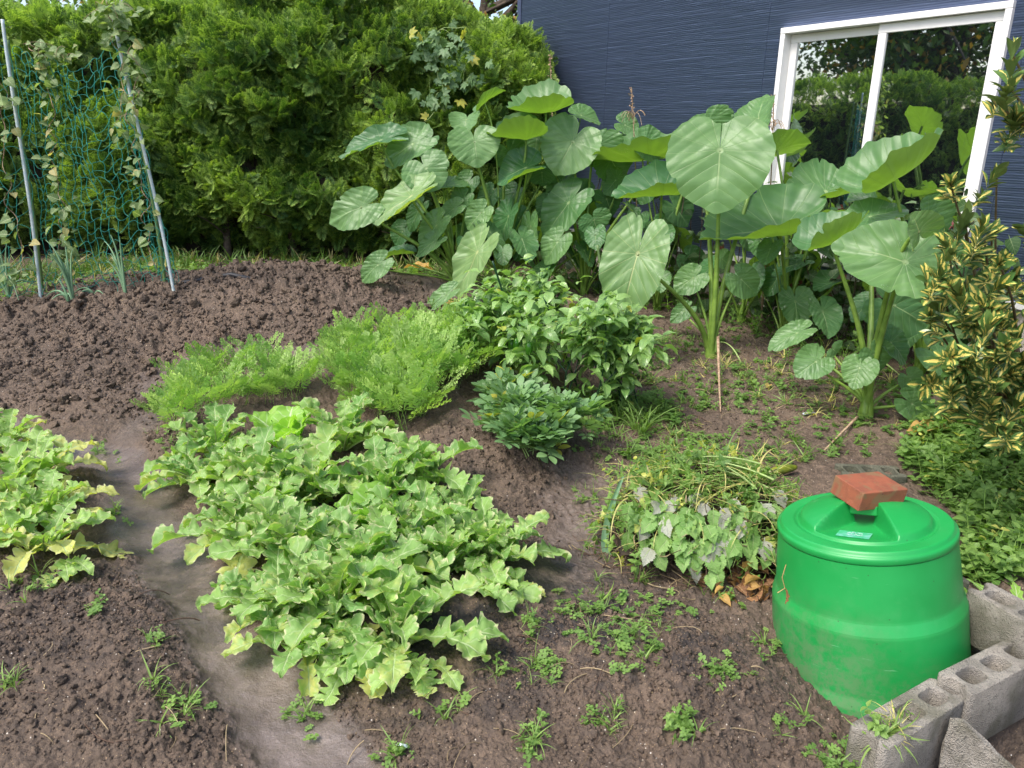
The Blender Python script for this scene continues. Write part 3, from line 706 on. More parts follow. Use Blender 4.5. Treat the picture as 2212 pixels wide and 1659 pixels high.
def hedge(name, A, B, height, base, dens, label, thick=1.1, gap=.12, lean=0., topf=None, seed=1, holes=True):
    """a thick hedge whose garden face runs from A to B; its outward side is to the right of A->B turned down"""
    A = np.array([*A, 0.]); B = np.array([*B, 0.]); L = np.linalg.norm(B - A); D = (B - A) / L; Nn = np.array([D[1], -D[0], 0.])
    root = empty(name, (*(A + B)[:2] / 2, base), label, 'hedge')
    top = (lambda u: height + .10 * fbm(u * 1.3 + seed, u * 0 + 3, 3) * 2) if topf is None else topf
    def depth(u, z):           # how far the face bulges towards the garden
        b = .16 * fbm(u * .9 + seed * 3, z * 1.1, 3) * 2 + .15 * fbm(u * 3.0, z * 3.4 + seed, 2) * 2 + .07 * fbm(u * 8, z * 8 + seed, 2) * 2
        zz = z / height
        return b - .30 * (1 - sstep(.02, .26, zz)) - .50 * sstep(.70, 1.05, zz) ** 2 + lean * zz
    # core of old twigs, coloured dark to paint in the hedge's shaded inside
    acc = Acc(); nu, nz_ = int(L / .12), int(height / .12)
    for side in (1, -1):
        u = np.linspace(0, L, nu)[None]; v = np.linspace(0, 1, nz_)[:, None]; z = .02 + v * (top(u) - .34)
        d = depth(u, z) - .26 if side > 0 else -thick + 0 * z + 0 * u
        P = A + D * u[..., None] * 1. + Nn * np.broadcast_to(d, (nz_, nu))[..., None]
        P = P + np.array([0, 0, 1.]) * (np.broadcast_to(z, (nz_, nu))[..., None] + base)
        F = gridF(nz_, nu); F = F[:, ::-1] if side > 0 else F
        acc.add(P.reshape(-1, 3), F)
    n1 = nu * nz_; top_i = (nz_ - 1) * nu
    acc.F.append(np.array([[top_i + j, top_i + j + 1, n1 + top_i + j + 1, n1 + top_i + j] for j in range(nu - 1)]))
    acc.build('shaded_twig_core', MAT['core_brown'], root)
    # stems
    k = 0
    for u in np.arange(.25, L, .62):
        k += 1; p = A + D * (u + rs.uniform(-.1, .1)) - Nn * rs.uniform(.25, .45)
        pts = [p + [0, 0, base - .1], p + [rs.uniform(-.06, .06), rs.uniform(-.05, .05), base + .5], p + [rs.uniform(-.1, .1), 0, base + 1.3]]
        V, F = tube(bez(*pts, 8), np.linspace(.045, .02, 8), 7); a = Acc(); a.add(V, F)
        for b in range(5):
            s = pts[0] + (pts[1] - pts[0]) * rs.uniform(.4, 1.); e = s + np.array([*(Nn[:2] * rs.uniform(.1, .5) + D[:2] * rs.uniform(-.3, .3)), rs.uniform(.05, .4)])
            V, F = tube(bez(s, (s + e) / 2 + [0, 0, .05], e, 5), np.linspace(.012, .004, 5), 5); a.add(V, F)
        a.build('trunk', MAT['bark'], root)
    # sprays
    acc = Acc(); area = L * height; N = int(area * dens)
    for layer, (back, share, sz) in enumerate([(0., .6, .145), (.12, .4, .15)]):
        n = int(N * share); u = rs.uniform(0, L, n); z = gap * .4 + (top(u) - gap * .4) * rs.rand(n) ** .95
        # ragged lower border, thinner patches
        keep = rs.rand(n) < sstep(-.12, .16, z - gap * (1 + .8 * fbm(u * 2.2, u * 0 + 8, 2)))
        if holes: keep &= ~((fbm(u * 3.4 + 9, z * 3.4 + seed, 3) < -.33) & (rs.rand(n) < .85))
        u, z = u[keep], z[keep]; n = len(u)
        dd = depth(u, z) - back - .05 * rs.rand(n)
        P = A + D * u[:, None] + Nn * dd[:, None]; P[:, 2] = z + base
        ax = Nn[None] * rs.uniform(.2, 1.0, (n, 1)) + np.array([0, 0, 1.]) * rs.uniform(-.2, .9, (n, 1)) + rs.randn(n, 3) * .55
        for j in range(4):
            m = np.arange(n) % 4 == j
            instance(acc, SPRAYS[j], P[m], frames(ax[m], rnd_dirs(m.sum()) + Nn * .5 + [0, 0, .4]), sz * rs.uniform(.65, 1.25, m.sum()), tint=np.clip(.40 + .5 * fbm(u[m] * 2.5, z[m] * 2.5, 2) + rs.randn(m.sum()) * .28 , 0, 1))
    # the upper face and the fresh shoots that stand out of the top
    n = int(L * thick * dens * .55); u = rs.uniform(0, L, n); b = rs.uniform(0, thick, n)
    z = top(u) + .10 * fbm(u * 4, b * 4, 2) - .02 - .28 * sstep(.55, 1, b / thick)
    P = A + D * u[:, None] + Nn * (depth(u, z * 0 + height) - b * .9)[:, None]; P[:, 2] = z + base
    ax = np.array([0, 0, 1.]) * rs.uniform(.4, 1.3, (n, 1)) + rs.randn(n, 3) * .38 + Nn * .2
    for j in range(4):
        m = np.arange(n) % 4 == j
        instance(acc, SPRAYS[j], P[m], frames(ax[m], rnd_dirs(m.sum()) + [0, 0, .4]), .14 * rs.uniform(.65, 1.35, m.sum()), tint=np.clip(.75 + rs.randn(m.sum()) * .15, 0, 1))
    for c in acc.C: c[:, 2] = np.clip(c[:, 2] * 1.0 - .19 + .35 * (c[:, 1] - .5), 0, 1)
    print(name, 'sprays faces', sum(len(f) for f in acc.F))
    acc.build('foliage', MAT['conifer'], root, smooth=False)
    return root

gb = lambda px, py: g0(px, py)
HY = 7.75
def back_top(u):        # u from the left end
    return 2.36 - .42 * sstep(6.2, 7.3, u) + .10 * fbm(u * 1.1, u * 0 + 3, 3) * 2 + .06 * fbm(u * 5, u * 0, 2) * 2
hedge('conifer_hedge', (-6.9, HY), (.30, HY + .15), 2.36, .26, 1500, 'tall clipped conifer hedge along the back of the garden, beside the navy wall', topf=back_top, seed=2)
hedge('conifer_hedge', (-6.8, -1.5), (-6.35, HY - .3), 2.30, .20, 420, 'long conifer hedge on the left side of the garden, mirrored in the window', seed=5, thick=.9)

# ------------------------------------------------------------------ leaf templates (length 1 along Y)
def tpl(w, n=7, m=5, fold=.3, bend=.4, ruf=.0, petiole=0., seed=0):
    t = np.linspace(0, 1, n); s = np.linspace(-1, 1, m); a = .5 * bend - bend * t
    cy = np.concatenate([[0], np.cumsum(np.cos(a)[:-1])]) / (n - 1); cz = np.concatenate([[0], np.cumsum(np.sin(a)[:-1])]) / (n - 1)
    W = np.array([w(q) for q in t])
    x = s[None] * W[:, None] * math.cos(fold); r = np.random.RandomState(seed)
    z = cz[:, None] + np.abs(s)[None] * W[:, None] * math.sin(fold) + ruf * np.sin(t[:, None] * 14 + s[None] * 2 + seed) * np.abs(s)[None]
    y = np.broadcast_to(cy[:, None], (n, m)) + petiole
    V = np.stack([x, y, z], -1).reshape(-1, 3)
    C = np.stack([np.broadcast_to(np.abs(s)[None], (n, m)), np.full((n, m), .5), np.zeros((n, m)), np.broadcast_to(t[:, None], (n, m))], -1).reshape(-1, 4)
    F = gridF(n, m)[:, ::-1]
    if petiole:
        o = len(V); V = np.vstack([V, [[-.02, 0, -.0], [.02, 0, 0], [.02, petiole + .02, 0], [-.02, petiole + .02, 0]]])
        C = np.vstack([C, [[0, .5, 0, .1]] * 4]); F = np.vstack([F, [[o, o + 1, o + 2, o + 3]]])
    return V, F, C
w_ovate = lambda t: .30 * math.sin(math.pi * min(1, t) ** .65) + .002
w_lance = lambda t: .19 * math.sin(math.pi * t ** .75) + .002
w_heart = lambda t: .46 * (math.sin(math.pi * (t * .93 + .07) ** .55)) ** .85 + .004
w_round = lambda t: .42 * math.sqrt(max(0, 1 - (2 * t - 1) ** 2)) + .01
w_serr = lambda t: (.36 * math.sin(math.pi * min(1, t) ** .6) + .003) * (1 + .13 * (1 if int(t * 24) % 2 else -1) * (t < .97))
def tmerge(parts):
    V = []; F = []; C = []; n = 0
    for (v, f, c), M, sc, off in parts:
        V.append(v @ np.array(M).T * sc + np.array(off)); F.append(f + n); C.append(c); n += len(v)
    return np.vstack(V), np.vstack(F), np.vstack(C)
def rz(a): return rot_z(a)
def rx(a): return np.array([[1, 0, 0], [0, math.cos(a), -math.sin(a)], [0, math.sin(a), math.cos(a)]])

# ------------------------------------------------------------------ compost bin
BK = 1.19; BT = CAM + (np.array([.9532, 1.8969, .55]) - CAM) * BK; BZ = norm(np.array([-.1339, .0975, 1.])); BX = norm(np.cross([0, 1, 0], BZ)); BY = np.cross(BZ, BX)
BR = np.stack([BX, BY, BZ], -1)
def lathe(prof, n=96):
    prof = np.array(prof, float); th = np.arange(n) * 2 * math.pi / n
    V = np.stack([prof[:, 0, None] * np.cos(th), prof[:, 0, None] * np.sin(th), np.broadcast_to(prof[:, 1, None], (len(prof), n))], -1).reshape(-1, 3)
    return V, gridF(len(prof), n, True)[:, ::-1]
def make_bin():
    bo = BT - BZ * .50 * BK
    root = empty('compost_bin', bo, 'round bright green plastic compost bin with a lid, beside the grey blocks', 'compost bin')
    root.rotation_euler = Matrix([list(map(float, r)) for r in BR]).to_euler()
    root.scale = (BK, BK, BK)
    z0 = .50
    def ring(prof, name, mat, par=root):
        V, F = lathe(prof); o = mk(name, V, F, mat, par, (0, 0, 0), np.zeros((len(V), 4))); return o
    P = [(.272, -.02), (.266, .045), (.2610, .080), (.2600, .086), (.2520, .112), (.2510, .117), (.2470, .200), (.2445, .279), (.2435, .285), (.2335, .313), (.2325, .318), (.2260, .40), (.2200, .470), (.2195, .476), (.212, .480), (.19, .478)]
    # round the shoulders a little
    Q = []
    for a, b in zip(P[:-1], P[1:]):
        for t in (0, .06, .5, .94): Q.append((a[0] * (1 - t) + b[0] * t, a[1] * (1 - t) + b[1] * t))
    Q.append(P[-1]); body = ring(Q, 'body', MAT['plastic'])
    es = body.modifiers.new('split', 'EDGE_SPLIT'); es.split_angle = R(22)
    # lid : rim, flat ring, and the raised middle that a bow tie shaped trough cuts across
    rt = .2185
    nr, na = 110, 260
    rr = np.concatenate([np.linspace(0, .172, 86), np.linspace(.174, rt, 24)]); th = np.arange(na) * 2 * math.pi / na
    r, a = np.meshgrid(rr, th, indexing='ij'); x, y = r * np.cos(a), r * np.sin(a)
    ang = R(238); dx, dy = math.cos(ang), math.sin(ang)         # the trough runs towards the viewer and a little left
    al = x * dx + y * dy; la = -x * dy + y * dx
    R1 = .168
    dome = .052 * np.clip(1 - (r / R1) ** 1.6, 0, 1) ** .8 + .010 * sstep(R1, R1 - .012, r)
    half = .026 + .56 * np.abs(al)
    tr = sstep(half + .005, half - .004, np.abs(la)) * sstep(R1 - .003, R1 - .012, r)
    floor_ = .004 - .012 * sstep(.15, .05, np.abs(al)) 
    z = dome * (1 - tr) + floor_ * tr
    z = z + .0035 * sstep(R1 + .004, R1 + .012, r)                # flat ring
    z = z - .012 * sstep(rt - .012, rt, r) ** 2
    V = np.stack([x, y, z + z0 - .006], -1)
    skirt = [(rt + .003, -.016), (rt + .0045, -.021), (rt + .0045, -.031), (rt + .002, -.036), (rt - .004, -.036)]
    S = np.stack([np.stack([q[0] * np.cos(th), q[0] * np.sin(th), np.full(na, q[1] + z0)], -1) for q in skirt])
    V = np.concatenate([V, S]); 
    F = gridF(len(V), na, True)
    lid = mk('lid', V.reshape(-1, 3), F, MAT['plastic'], root, (0, 0, 0), np.zeros((V.shape[0] * na, 4)))
    # handle bar over the trough
    bm = Acc(); fr = rot_z(ang); box(bm, (-.016, -.034, .014), (.018, .036, .043), None, fr, (0, 0, z0))
    h = bm.build('handle', MAT['plastic'], lid, (0, 0, 0), smooth=False); bevel(h, .005, 3)
    # worn sticker on the floor of the trough
    n = 14; u = np.linspace(-1, 1, n); U, W = np.meshgrid(u, u, indexing='ij')
    X = .103 + U * .030; Yl = -.008 + W * .040
    px_, py_ = X * dx - Yl * dy, X * dy + Yl * dx
    zz = z0 - .006 + .004 - .012 * sstep(.15, .05, np.abs(X)) + .0012
    mk('sticker', np.stack([px_, py_, zz], -1).reshape(-1, 3), gridF(n, n), MAT['faded'], lid, (0, 0, 0), np.zeros((n * n, 4)))
    acc = Acc(); r0 = np.random.RandomState(4)
    for row, xr in enumerate((.092, .112)):
        for k in range(5):
            yc = -.025 + k * .0075 + row * .003; pts = []
            for q in range(5): 
                X_ = xr + r0.uniform(-.006, .006); Y_ = yc + q * .0014 + r0.uniform(-.002, .002)
                pts.append([X_ * dx - Y_ * dy, X_ * dy + Y_ * dx, z0 - .006 + .004 - .012 * float(sstep(.15, .05, X_)) + .0026])
            V, F = tube(pts, .0006, 4); acc.add(V, F)
    acc.build('scribble', MAT['marker'], lid, (0, 0, 0))
    return root
make_bin()
def solve_edge(p0, target, guess, fix=1):
    """vector e (component fix kept) so that p0+e is seen at target"""
    e = np.array(guess, float); idx = [i for i in range(3) if i != fix]
    for _ in range(30):
        f0 = np.array(project(p0 + e)) - target; J = np.zeros((2, 2))
        for k, i in enumerate(idx):
            q = e.copy(); q[i] += 1e-4; J[:, k] = (np.array(project(p0 + q)) - target - f0) / 1e-4
        e[idx] -= np.linalg.solve(J, f0)
    return e
def make_brick():
    zt = .478
    Dp = atz(1866, 1066, zt); A = atz(1804, 1026, zt + .004); Cc = atz(1964, 1057, zt - .004)
    e1, e2 = A - Dp, Cc - Dp
    e2 = e2 - e1 * (e1 @ e2) / (e1 @ e1) * .8
    e3 = solve_edge(Dp, (1853, 1105), (-.01, .0, -.05))
    print('BRICK', np.linalg.norm(e1), np.linalg.norm(e2), np.linalg.norm(e3), 'bottom z', (Dp + e3)[2])
    V = np.array([Dp + e3, Cc + e3, Cc + e1 + e3, A + e3, Dp, Dp + e2, Dp + e2 + e1, A]); V[1] = Dp + e2 + e3; V[2] = Dp + e2 + e1 + e3
    F = [[0, 3, 2, 1], [4, 5, 6, 7], [0, 1, 5, 4], [1, 2, 6, 5], [2, 3, 7, 6], [3, 0, 4, 7]]
    o = mk('brick', V, F, MAT['brick'], None, V.mean(0), np.zeros((8, 4)), False); bevel(o, .003, 2)
    tag(o, 'red clay brick lying tilted on the lid of the green bin', 'brick')
make_brick()

# ------------------------------------------------------------------ concrete blocks
def hollow_block(name, p0, p1, ztop, width, height, mat, label, group=None, side=1, tilt=0., length=None):
    """p0, p1: ends of the top's centre line"""
    L = length or float(np.linalg.norm(np.array(p1) - np.array(p0))); ang = math.atan2(p1[1] - p0[1], p1[0] - p0[0])
    cu = bpy.data.curves.new(name, 'CURVE'); cu.dimensions = '2D'; cu.fill_mode = 'BOTH'
    def spl(P):
        s = cu.splines.new('POLY'); s.points.add(len(P) - 1); s.use_cyclic_u = True
        for q, p in zip(s.points, P): q.co = (p[0], p[1], 0, 1)
    hl, hw, c = L / 2, width / 2, .010
    nd, nw = .022, .026
    out = [(-hl + c, -hw), (hl - c, -hw), (hl, -hw + c), (hl, -nw - .006), (hl - nd, -nw + .006), (hl - nd, nw - .006), (hl, nw + .006), (hl, hw - c), (hl - c, hw), (-hl + c, hw), (-hl, hw - c), (-hl, nw + .006), (-hl + nd, nw - .006), (-hl + nd, -nw + .006), (-hl, -nw - .006), (-hl, -hw + c)]
    spl(out)
    a, b = L * .105, hw - .024
    for k in (-1, 0, 1):
        cx = k * L * .295; P = []
        for i in range(20):
            t = 2 * math.pi * i / 20; ct, st = math.cos(t), math.sin(t)
            P.append((cx + a * math.copysign(abs(ct) ** .45, ct), b * math.copysign(abs(st) ** .6, st)))
        spl(P)
    cu.extrude = height / 2 - .004; cu.bevel_depth = .004; cu.bevel_resolution = 1; cu.offset = -.004
    tmp = bpy.data.objects.new('tmp', cu); COL.objects.link(tmp); bpy.context.view_layer.update()
    me = bpy.data.meshes.new_from_object(tmp.evaluated_get(bpy.context.evaluated_depsgraph_get())); bpy.data.objects.remove(tmp)
    me.materials.clear(); me.materials.append(mat)
    o = bpy.data.objects.new(name, me); COL.objects.link(o)
    c = (np.array(p0) + np.array(p1)) / 2
    o.location = (float(c[0]), float(c[1]), ztop - height / 2); o.rotation_euler = (tilt, 0, ang)
    return tag(o, label, 'concrete block', group)
GB = 'hollow concrete blocks edging the bed'
MC = MAT['concrete']
za, zb_, zc_ = .085, .115, .20
A0, A1 = atz(1872, 1592, za), atz(2052, 1484, za)
hollow_block('concrete_block', A0[:2], A1[:2], za, .105, .19, MC, 'grey hollow block in front of the green bin, with weeds in its hole', GB)
B0 = atz(2062, 1477, zb_); bd = norm(atz(2212, 1400, zb_) - B0)[:2]; B1 = B0[:2] + bd * .39
hollow_block('concrete_block', B0[:2], B1, zb_, .105, .20, MC, 'grey hollow block right behind the front one, without weeds in its holes', GB)
C0 = atz(2112, 1264, zc_); C1v = norm(atz(2212, 1318, zc_) - C0)[:2]; C1 = C0[:2] + C1v * .36
hollow_block('concrete_block', C0[:2], C1, zc_, .11, .17, MC, 'grey hollow block standing by the weeds right of the bin', GB)
D0 = atz(2074, 1262, .12); D1 = D0[:2] + np.array([-.10, .34])
hollow_block('concrete_block', D0[:2], D1, .12, .10, .15, MAT['oldblock'], 'dark block end half hidden behind the right side of the bin', GB)
E0, E1 = atz(1812, 1012, .09), atz(1950, 1018, .09)
hollow_block('concrete_block', E0[:2], E1[:2], .09, .13, .10, MAT['oldblock'], 'dark weathered block lying among the weeds behind the brick', GB)
EDGE = [A0[:2] + (A0[:2] - A1[:2]) * 0, B1]
def make_slab():
    # a broken piece of concrete plate leaning on the outer side of the front block
    top = atz(2052, 1552, .07); d = norm(A1[:2] - A0[:2]); nrm = np.array([d[1], -d[0]])
    V = []; pts = [(0, .0), (.03, .012), (.11, -.05), (.20, -.12), (.26, -.21), (.10, -.23), (-.02, -.22), (-.015, -.10)]
    u = np.array([nrm[0] * .85 + d[0] * .5, nrm[1] * .85 + d[1] * .5, 0]); u = norm(u); v = np.array([-.05, .12, 1.]); v = norm(v)
    w = np.cross(u, v) * .022
    for s in (0, 1):
        for (a, b) in pts: V.append(top + u * a + v * b + w * s)
    bm = bmesh.new(); vs = [bm.verts.new([float(c) for c in p]) for p in V]; n = len(pts)
    bm.faces.new(vs[:n][::-1]); bm.faces.new(vs[n:])
    for i in range(n): bm.faces.new([vs[i], vs[(i + 1) % n], vs[n + (i + 1) % n], vs[n + i]])
    bmesh.ops.triangulate(bm, faces=bm.faces[:]); bmesh.ops.subdivide_edges(bm, edges=bm.edges[:], cuts=3, use_grid_fill=True)
    for q in bm.verts: q.co += Vector([float(c) for c in rs.randn(3) * .0012])
    me = bpy.data.meshes.new('broken_slab'); bm.to_mesh(me); bm.free(); me.materials.append(MAT['concrete'])
    o = bpy.data.objects.new('broken_slab', me); COL.objects.link(o)
    tag(o, 'broken thin concrete piece leaning against the front block', 'concrete slab')
make_slab()

# ------------------------------------------------------------------ net between poles
def pole(par, name, base, top, r, mat, rings=True):
    n = 60; t = np.linspace(0, 1, n)[:, None]; P = np.array(base) * (1 - t) + np.array(top) * t; P = P - (P[1] - P[0]) * 2 * (1 - t)
    P = P + np.stack([.012 * np.sin(t[:, 0] * 5), 0 * t[:, 0], 0 * t[:, 0]], -1)
    rad = r * (1 + (.07 * (np.arange(n) % 2) if rings else 0)); V, F = tube(P, rad, 9, True); a = Acc(); a.add(V, F)
    return a.build(name, mat, par)
PB = [ground(88, 652), ground(376, 636)]
PT = [at(9, 42, PB[0][1] + .05), at(246, 28, PB[1][1] + .05)]
def make_trellis():
    root = empty('net_trellis', (PB[0] + PB[1]) / 2, 'green net hung between pale blue garden poles in front of the hedge', 'trellis')
    for b, t in zip(PB, PT): pole(root, 'pole', b, t, .0105, MAT['pole'])
    pole(root, 'green_pole', at(93, 648, PB[0][1] + .16), at(20, 86, PB[0][1] + .14), .0115, MAT['pole_green'])
    pole(root, 'green_pole', at(356, 612, PB[1][1] + .16), at(272, 106, PB[1][1] + .14), .0115, MAT['pole_green'])
    acc = Acc(); r0 = np.random.RandomState(2)
    def panel(c00, c10, c01, c11, nu, nv, sag, sd):
        # corners: (left,bottom) (right,bottom) (left,top) (right,top)
        def P(u, v):
            u = np.asarray(u, float); v = np.asarray(v, float)
            vv = v[..., None]; uu = u[..., None]
            p = (c00 * (1 - uu) + c10 * uu) * (1 - vv) + (c01 * (1 - uu) + c11 * uu) * vv
            p[..., 2] -= sag * 4 * u * (1 - u) * v ** 2
            p[..., 1] += .05 * fbm(u * 3 + sd, v * 3, 2)
            p[..., 0] += .05 * fbm(u * 5 + sd, v * 7, 2); p[..., 2] += .06 * fbm(u * 6, v * 5 + sd, 2)
            return p
        wob = lambda a, b: .0 
        jit = r0.randn(nu + 1, nv + 1, 2) * .17
        gu = (np.arange(nu + 1)[:, None] + jit[..., 0]) / nu; gv = (np.arange(nv + 1)[None] + jit[..., 1]) / nv
        gu = np.clip(gu, 0, 1.02); gv = np.clip(gv, -.01, 1)
        def line(us, vs):
            k = 5; t = np.linspace(0, 1, (len(us) - 1) * k + 1) * (len(us) - 1); i = np.minimum(t.astype(int), len(us) - 2); f = t - i
            U = us[i] * (1 - f) + us[i + 1] * f; W = vs[i] * (1 - f) + vs[i + 1] * f
            c = np.sin(f * math.pi); s = np.where(i % 2 == 0, 1, -1)
            p = P(U + c * s * .12 / nu, W + c * s * .18 / nv)
            V, F = tube(p, .0023, 3); acc.add(V, F)
        for i in range(nu + 1): line(gu[i], gv[i])
        for j in range(nv + 1): line(gu[:, j], gv[:, j])
    y0, y1 = PB[0][1] + .07, PB[1][1] + .07
    panel(at(108, 640, y0), at(378, 612, y1), at(26, 92, y0), at(240, 96, y1), 16, 22, .14, 1.)
    panel(at(-190, 650, y0 - .1), at(96, 645, y0), at(-230, 110, y0 - .1), at(16, 95, y0), 9, 15, .05, 4.)
    panel(at(350, 640, y1 + .25), at(384, 620, y1), at(262, 140, y1 + .2), at(262, 110, y1), 3, 15, .0, 7.)
    acc.build('net', MAT['net'], root)
make_trellis()

def black_hose():
    P = [ground(395, 618) + [0, 0, .02], ground(440, 606) + [0, 0, .03], ground(500, 603) + [0, 0, .03], ground(560, 610)]
    V, F = tube(P, .02, 10, True); a = Acc(); a.add(V, F); o = a.build('drain_pipe', MAT['rubber'], None, P[0])
    tag(o, 'short black plastic pipe lying in the grass at the foot of the hedge', 'pipe')
black_hose()

# ------------------------------------------------------------------ what stands beyond the garden
def neighbour():
    p = at(520, 30, 24); root = empty('neighbour_house', (p[0], p[1], 0), 'cream house with a grey tiled roof, glimpsed over the hedge', 'house')
    zr = at(520, 26, 24)[2]
    a = Acc(); box(a, (p[0] - 3, 24, 0), (p[0] + 3.2, 30, zr)); a.build('wall', MAT['render'], root, smooth=False)
    a = Acc(); x0, x1 = p[0] - 3.6, p[0] + 3.8
    V = np.array([[x0, 23.4, zr - .1], [x1, 23.4, zr - .1], [x1 - .2, 27, zr + 1.5], [x0 + .2, 27, zr + 1.5], [x1, 30.6, zr - .1], [x0, 30.6, zr - .1]])
    V = np.vstack([V, V + [0, 0, .12]])
    a.add(V, [[0, 3, 2, 1], [3, 5, 4, 2], [6, 7, 8, 9], [9, 8, 10, 11], [0, 1, 7, 6], [4, 5, 11, 10], [1, 2, 8, 7], [2, 4, 10, 8], [3, 0, 6, 9], [5, 3, 9, 11]])
    a.build('roof', MAT['roof'], root, smooth=False)
neighbour()
LEAFQ = tpl(w_ovate, 3, 3, .2, .3)
def tree(name, base, h, cr, label, n=5000, yel=0., seed=0, leafsz=.16, bare=.45, group=None):
    r = np.random.RandomState(seed); root = empty(name, base, label, 'tree', group)
    a = Acc(); base = np.array(base, float)
    top = base + [r.uniform(-.3, .3), 0, h * .62]
    V, F = tube(bez(base - [0, 0, .1], base + [.1, 0, h * .3], top, 10), np.linspace(.045, .02, 10) * h * .55, 10); a.add(V, F)
    tips = []
    for k in range(11):
        s = base + (top - base) * r.uniform(bare, 1); an = r.uniform(0, 6.28); l = cr * r.uniform(.5, 1.)
        e = s + np.array([math.cos(an) * l, math.sin(an) * l, r.uniform(.2, .75) * h * .45]); tips.append(e)
        V, F = tube(bez(s, (s + e) / 2 + [0, 0, .2], e, 7), np.linspace(.012, .004, 7) * h, 6); a.add(V, F)
        for q in range(3):
            e2 = s + (e - s) * r.uniform(.5, .9); e3 = e2 + r.randn(3) * cr * .3; tips.append(e3)
            V, F = tube(bez(e2, (e2 + e3) / 2, e3, 4), np.linspace(.005, .002, 4) * h, 5); a.add(V, F)
    a.build('trunk', MAT['bark'], root)
    tips = np.array(tips); c = tips[r.randint(0, len(tips), n)] + r.randn(n, 3) * cr * .19
    acc = Acc(); instance(acc, LEAFQ, c, frames(rnd_dirs(n), rnd_dirs(n) + [0, 0, 1]), leafsz * r.uniform(.6, 1.3, n), tint=np.clip(r.rand(n), 0, 1), yel=(r.rand(n) < yel) * 1.)
    acc.build('crown', MAT['tree_leaf'], root, smooth=False)
tree('tree', (at(495, 20, 13)[0], 13, .2), 6.5, 1.8, 'tree with a dark leaning trunk behind the hedge, beside the grey roof', 1500, 0, 3, .12, .75)
tree('tree', (at(1010, 20, 12)[0], 12, .2), 5.6, 2.1, 'leafy yellowing tree behind the hedge, beside the corner of the navy house', 7000, .25, 4, .11)
tree('tree', (at(60, 20, 15)[0], 15, .2), 5.0, 2.4, 'bright leafy tree showing above the left end of the hedge', 5000, .1, 6, .12)
# seen only in the panes of the window
def mirror_pt(px, py, dist):
    p = wall(px, py, -.01); d = norm(ray(px, py)); n = WN; r = d - 2 * (d @ n) * n
    return p + r * dist
g_ = 'trees mirrored in the window panes'
for i, (px, py, dist, h, cr, n) in enumerate([(2030, 100, 16, 8.5, 2.8, 8000), (2080, 120, 15, 8, 3.2, 9000), (1900, 60, 22, 8, 2.4, 500)]):
    p = mirror_pt(px, py, dist); tree('tree', (p[0], p[1], .1), h, cr, ['broad dark tree mirrored in the middle of the right pane', 'dense dark tree mirrored in the upper right corner of the window', 'thin bare limbed tree mirrored at the top of the left pane'][i], n, .12, 11 + i, .20, .3, g_)
def lamp():
    p = mirror_pt(1841, 84, 17.5); z = p[2]; root = empty('street_lamp', (p[0], p[1], 0), 'lantern street lamp on a pole, mirrored in the left pane', 'street lamp')
    V, F = tube([[p[0], p[1], 0], [p[0], p[1], z - .35]], .05, 8); a = Acc(); a.add(V, F); a.build('pole', MAT['lampmetal'], root)
    V, F = lathe([(.10, -.35), (.12, -.33), (.19, .05)], 8); a = Acc(); a.add(V + [p[0], p[1], z], F); a.build('lantern', MAT['lampglass'], root)
    V, F = lathe([(.24, .05), (.24, .08), (.12, .2), (.05, .24), (.001, .32)], 12); a = Acc(); a.add(V + [p[0], p[1], z], F); a.build('cap', MAT['lampmetal'], root)
lamp()

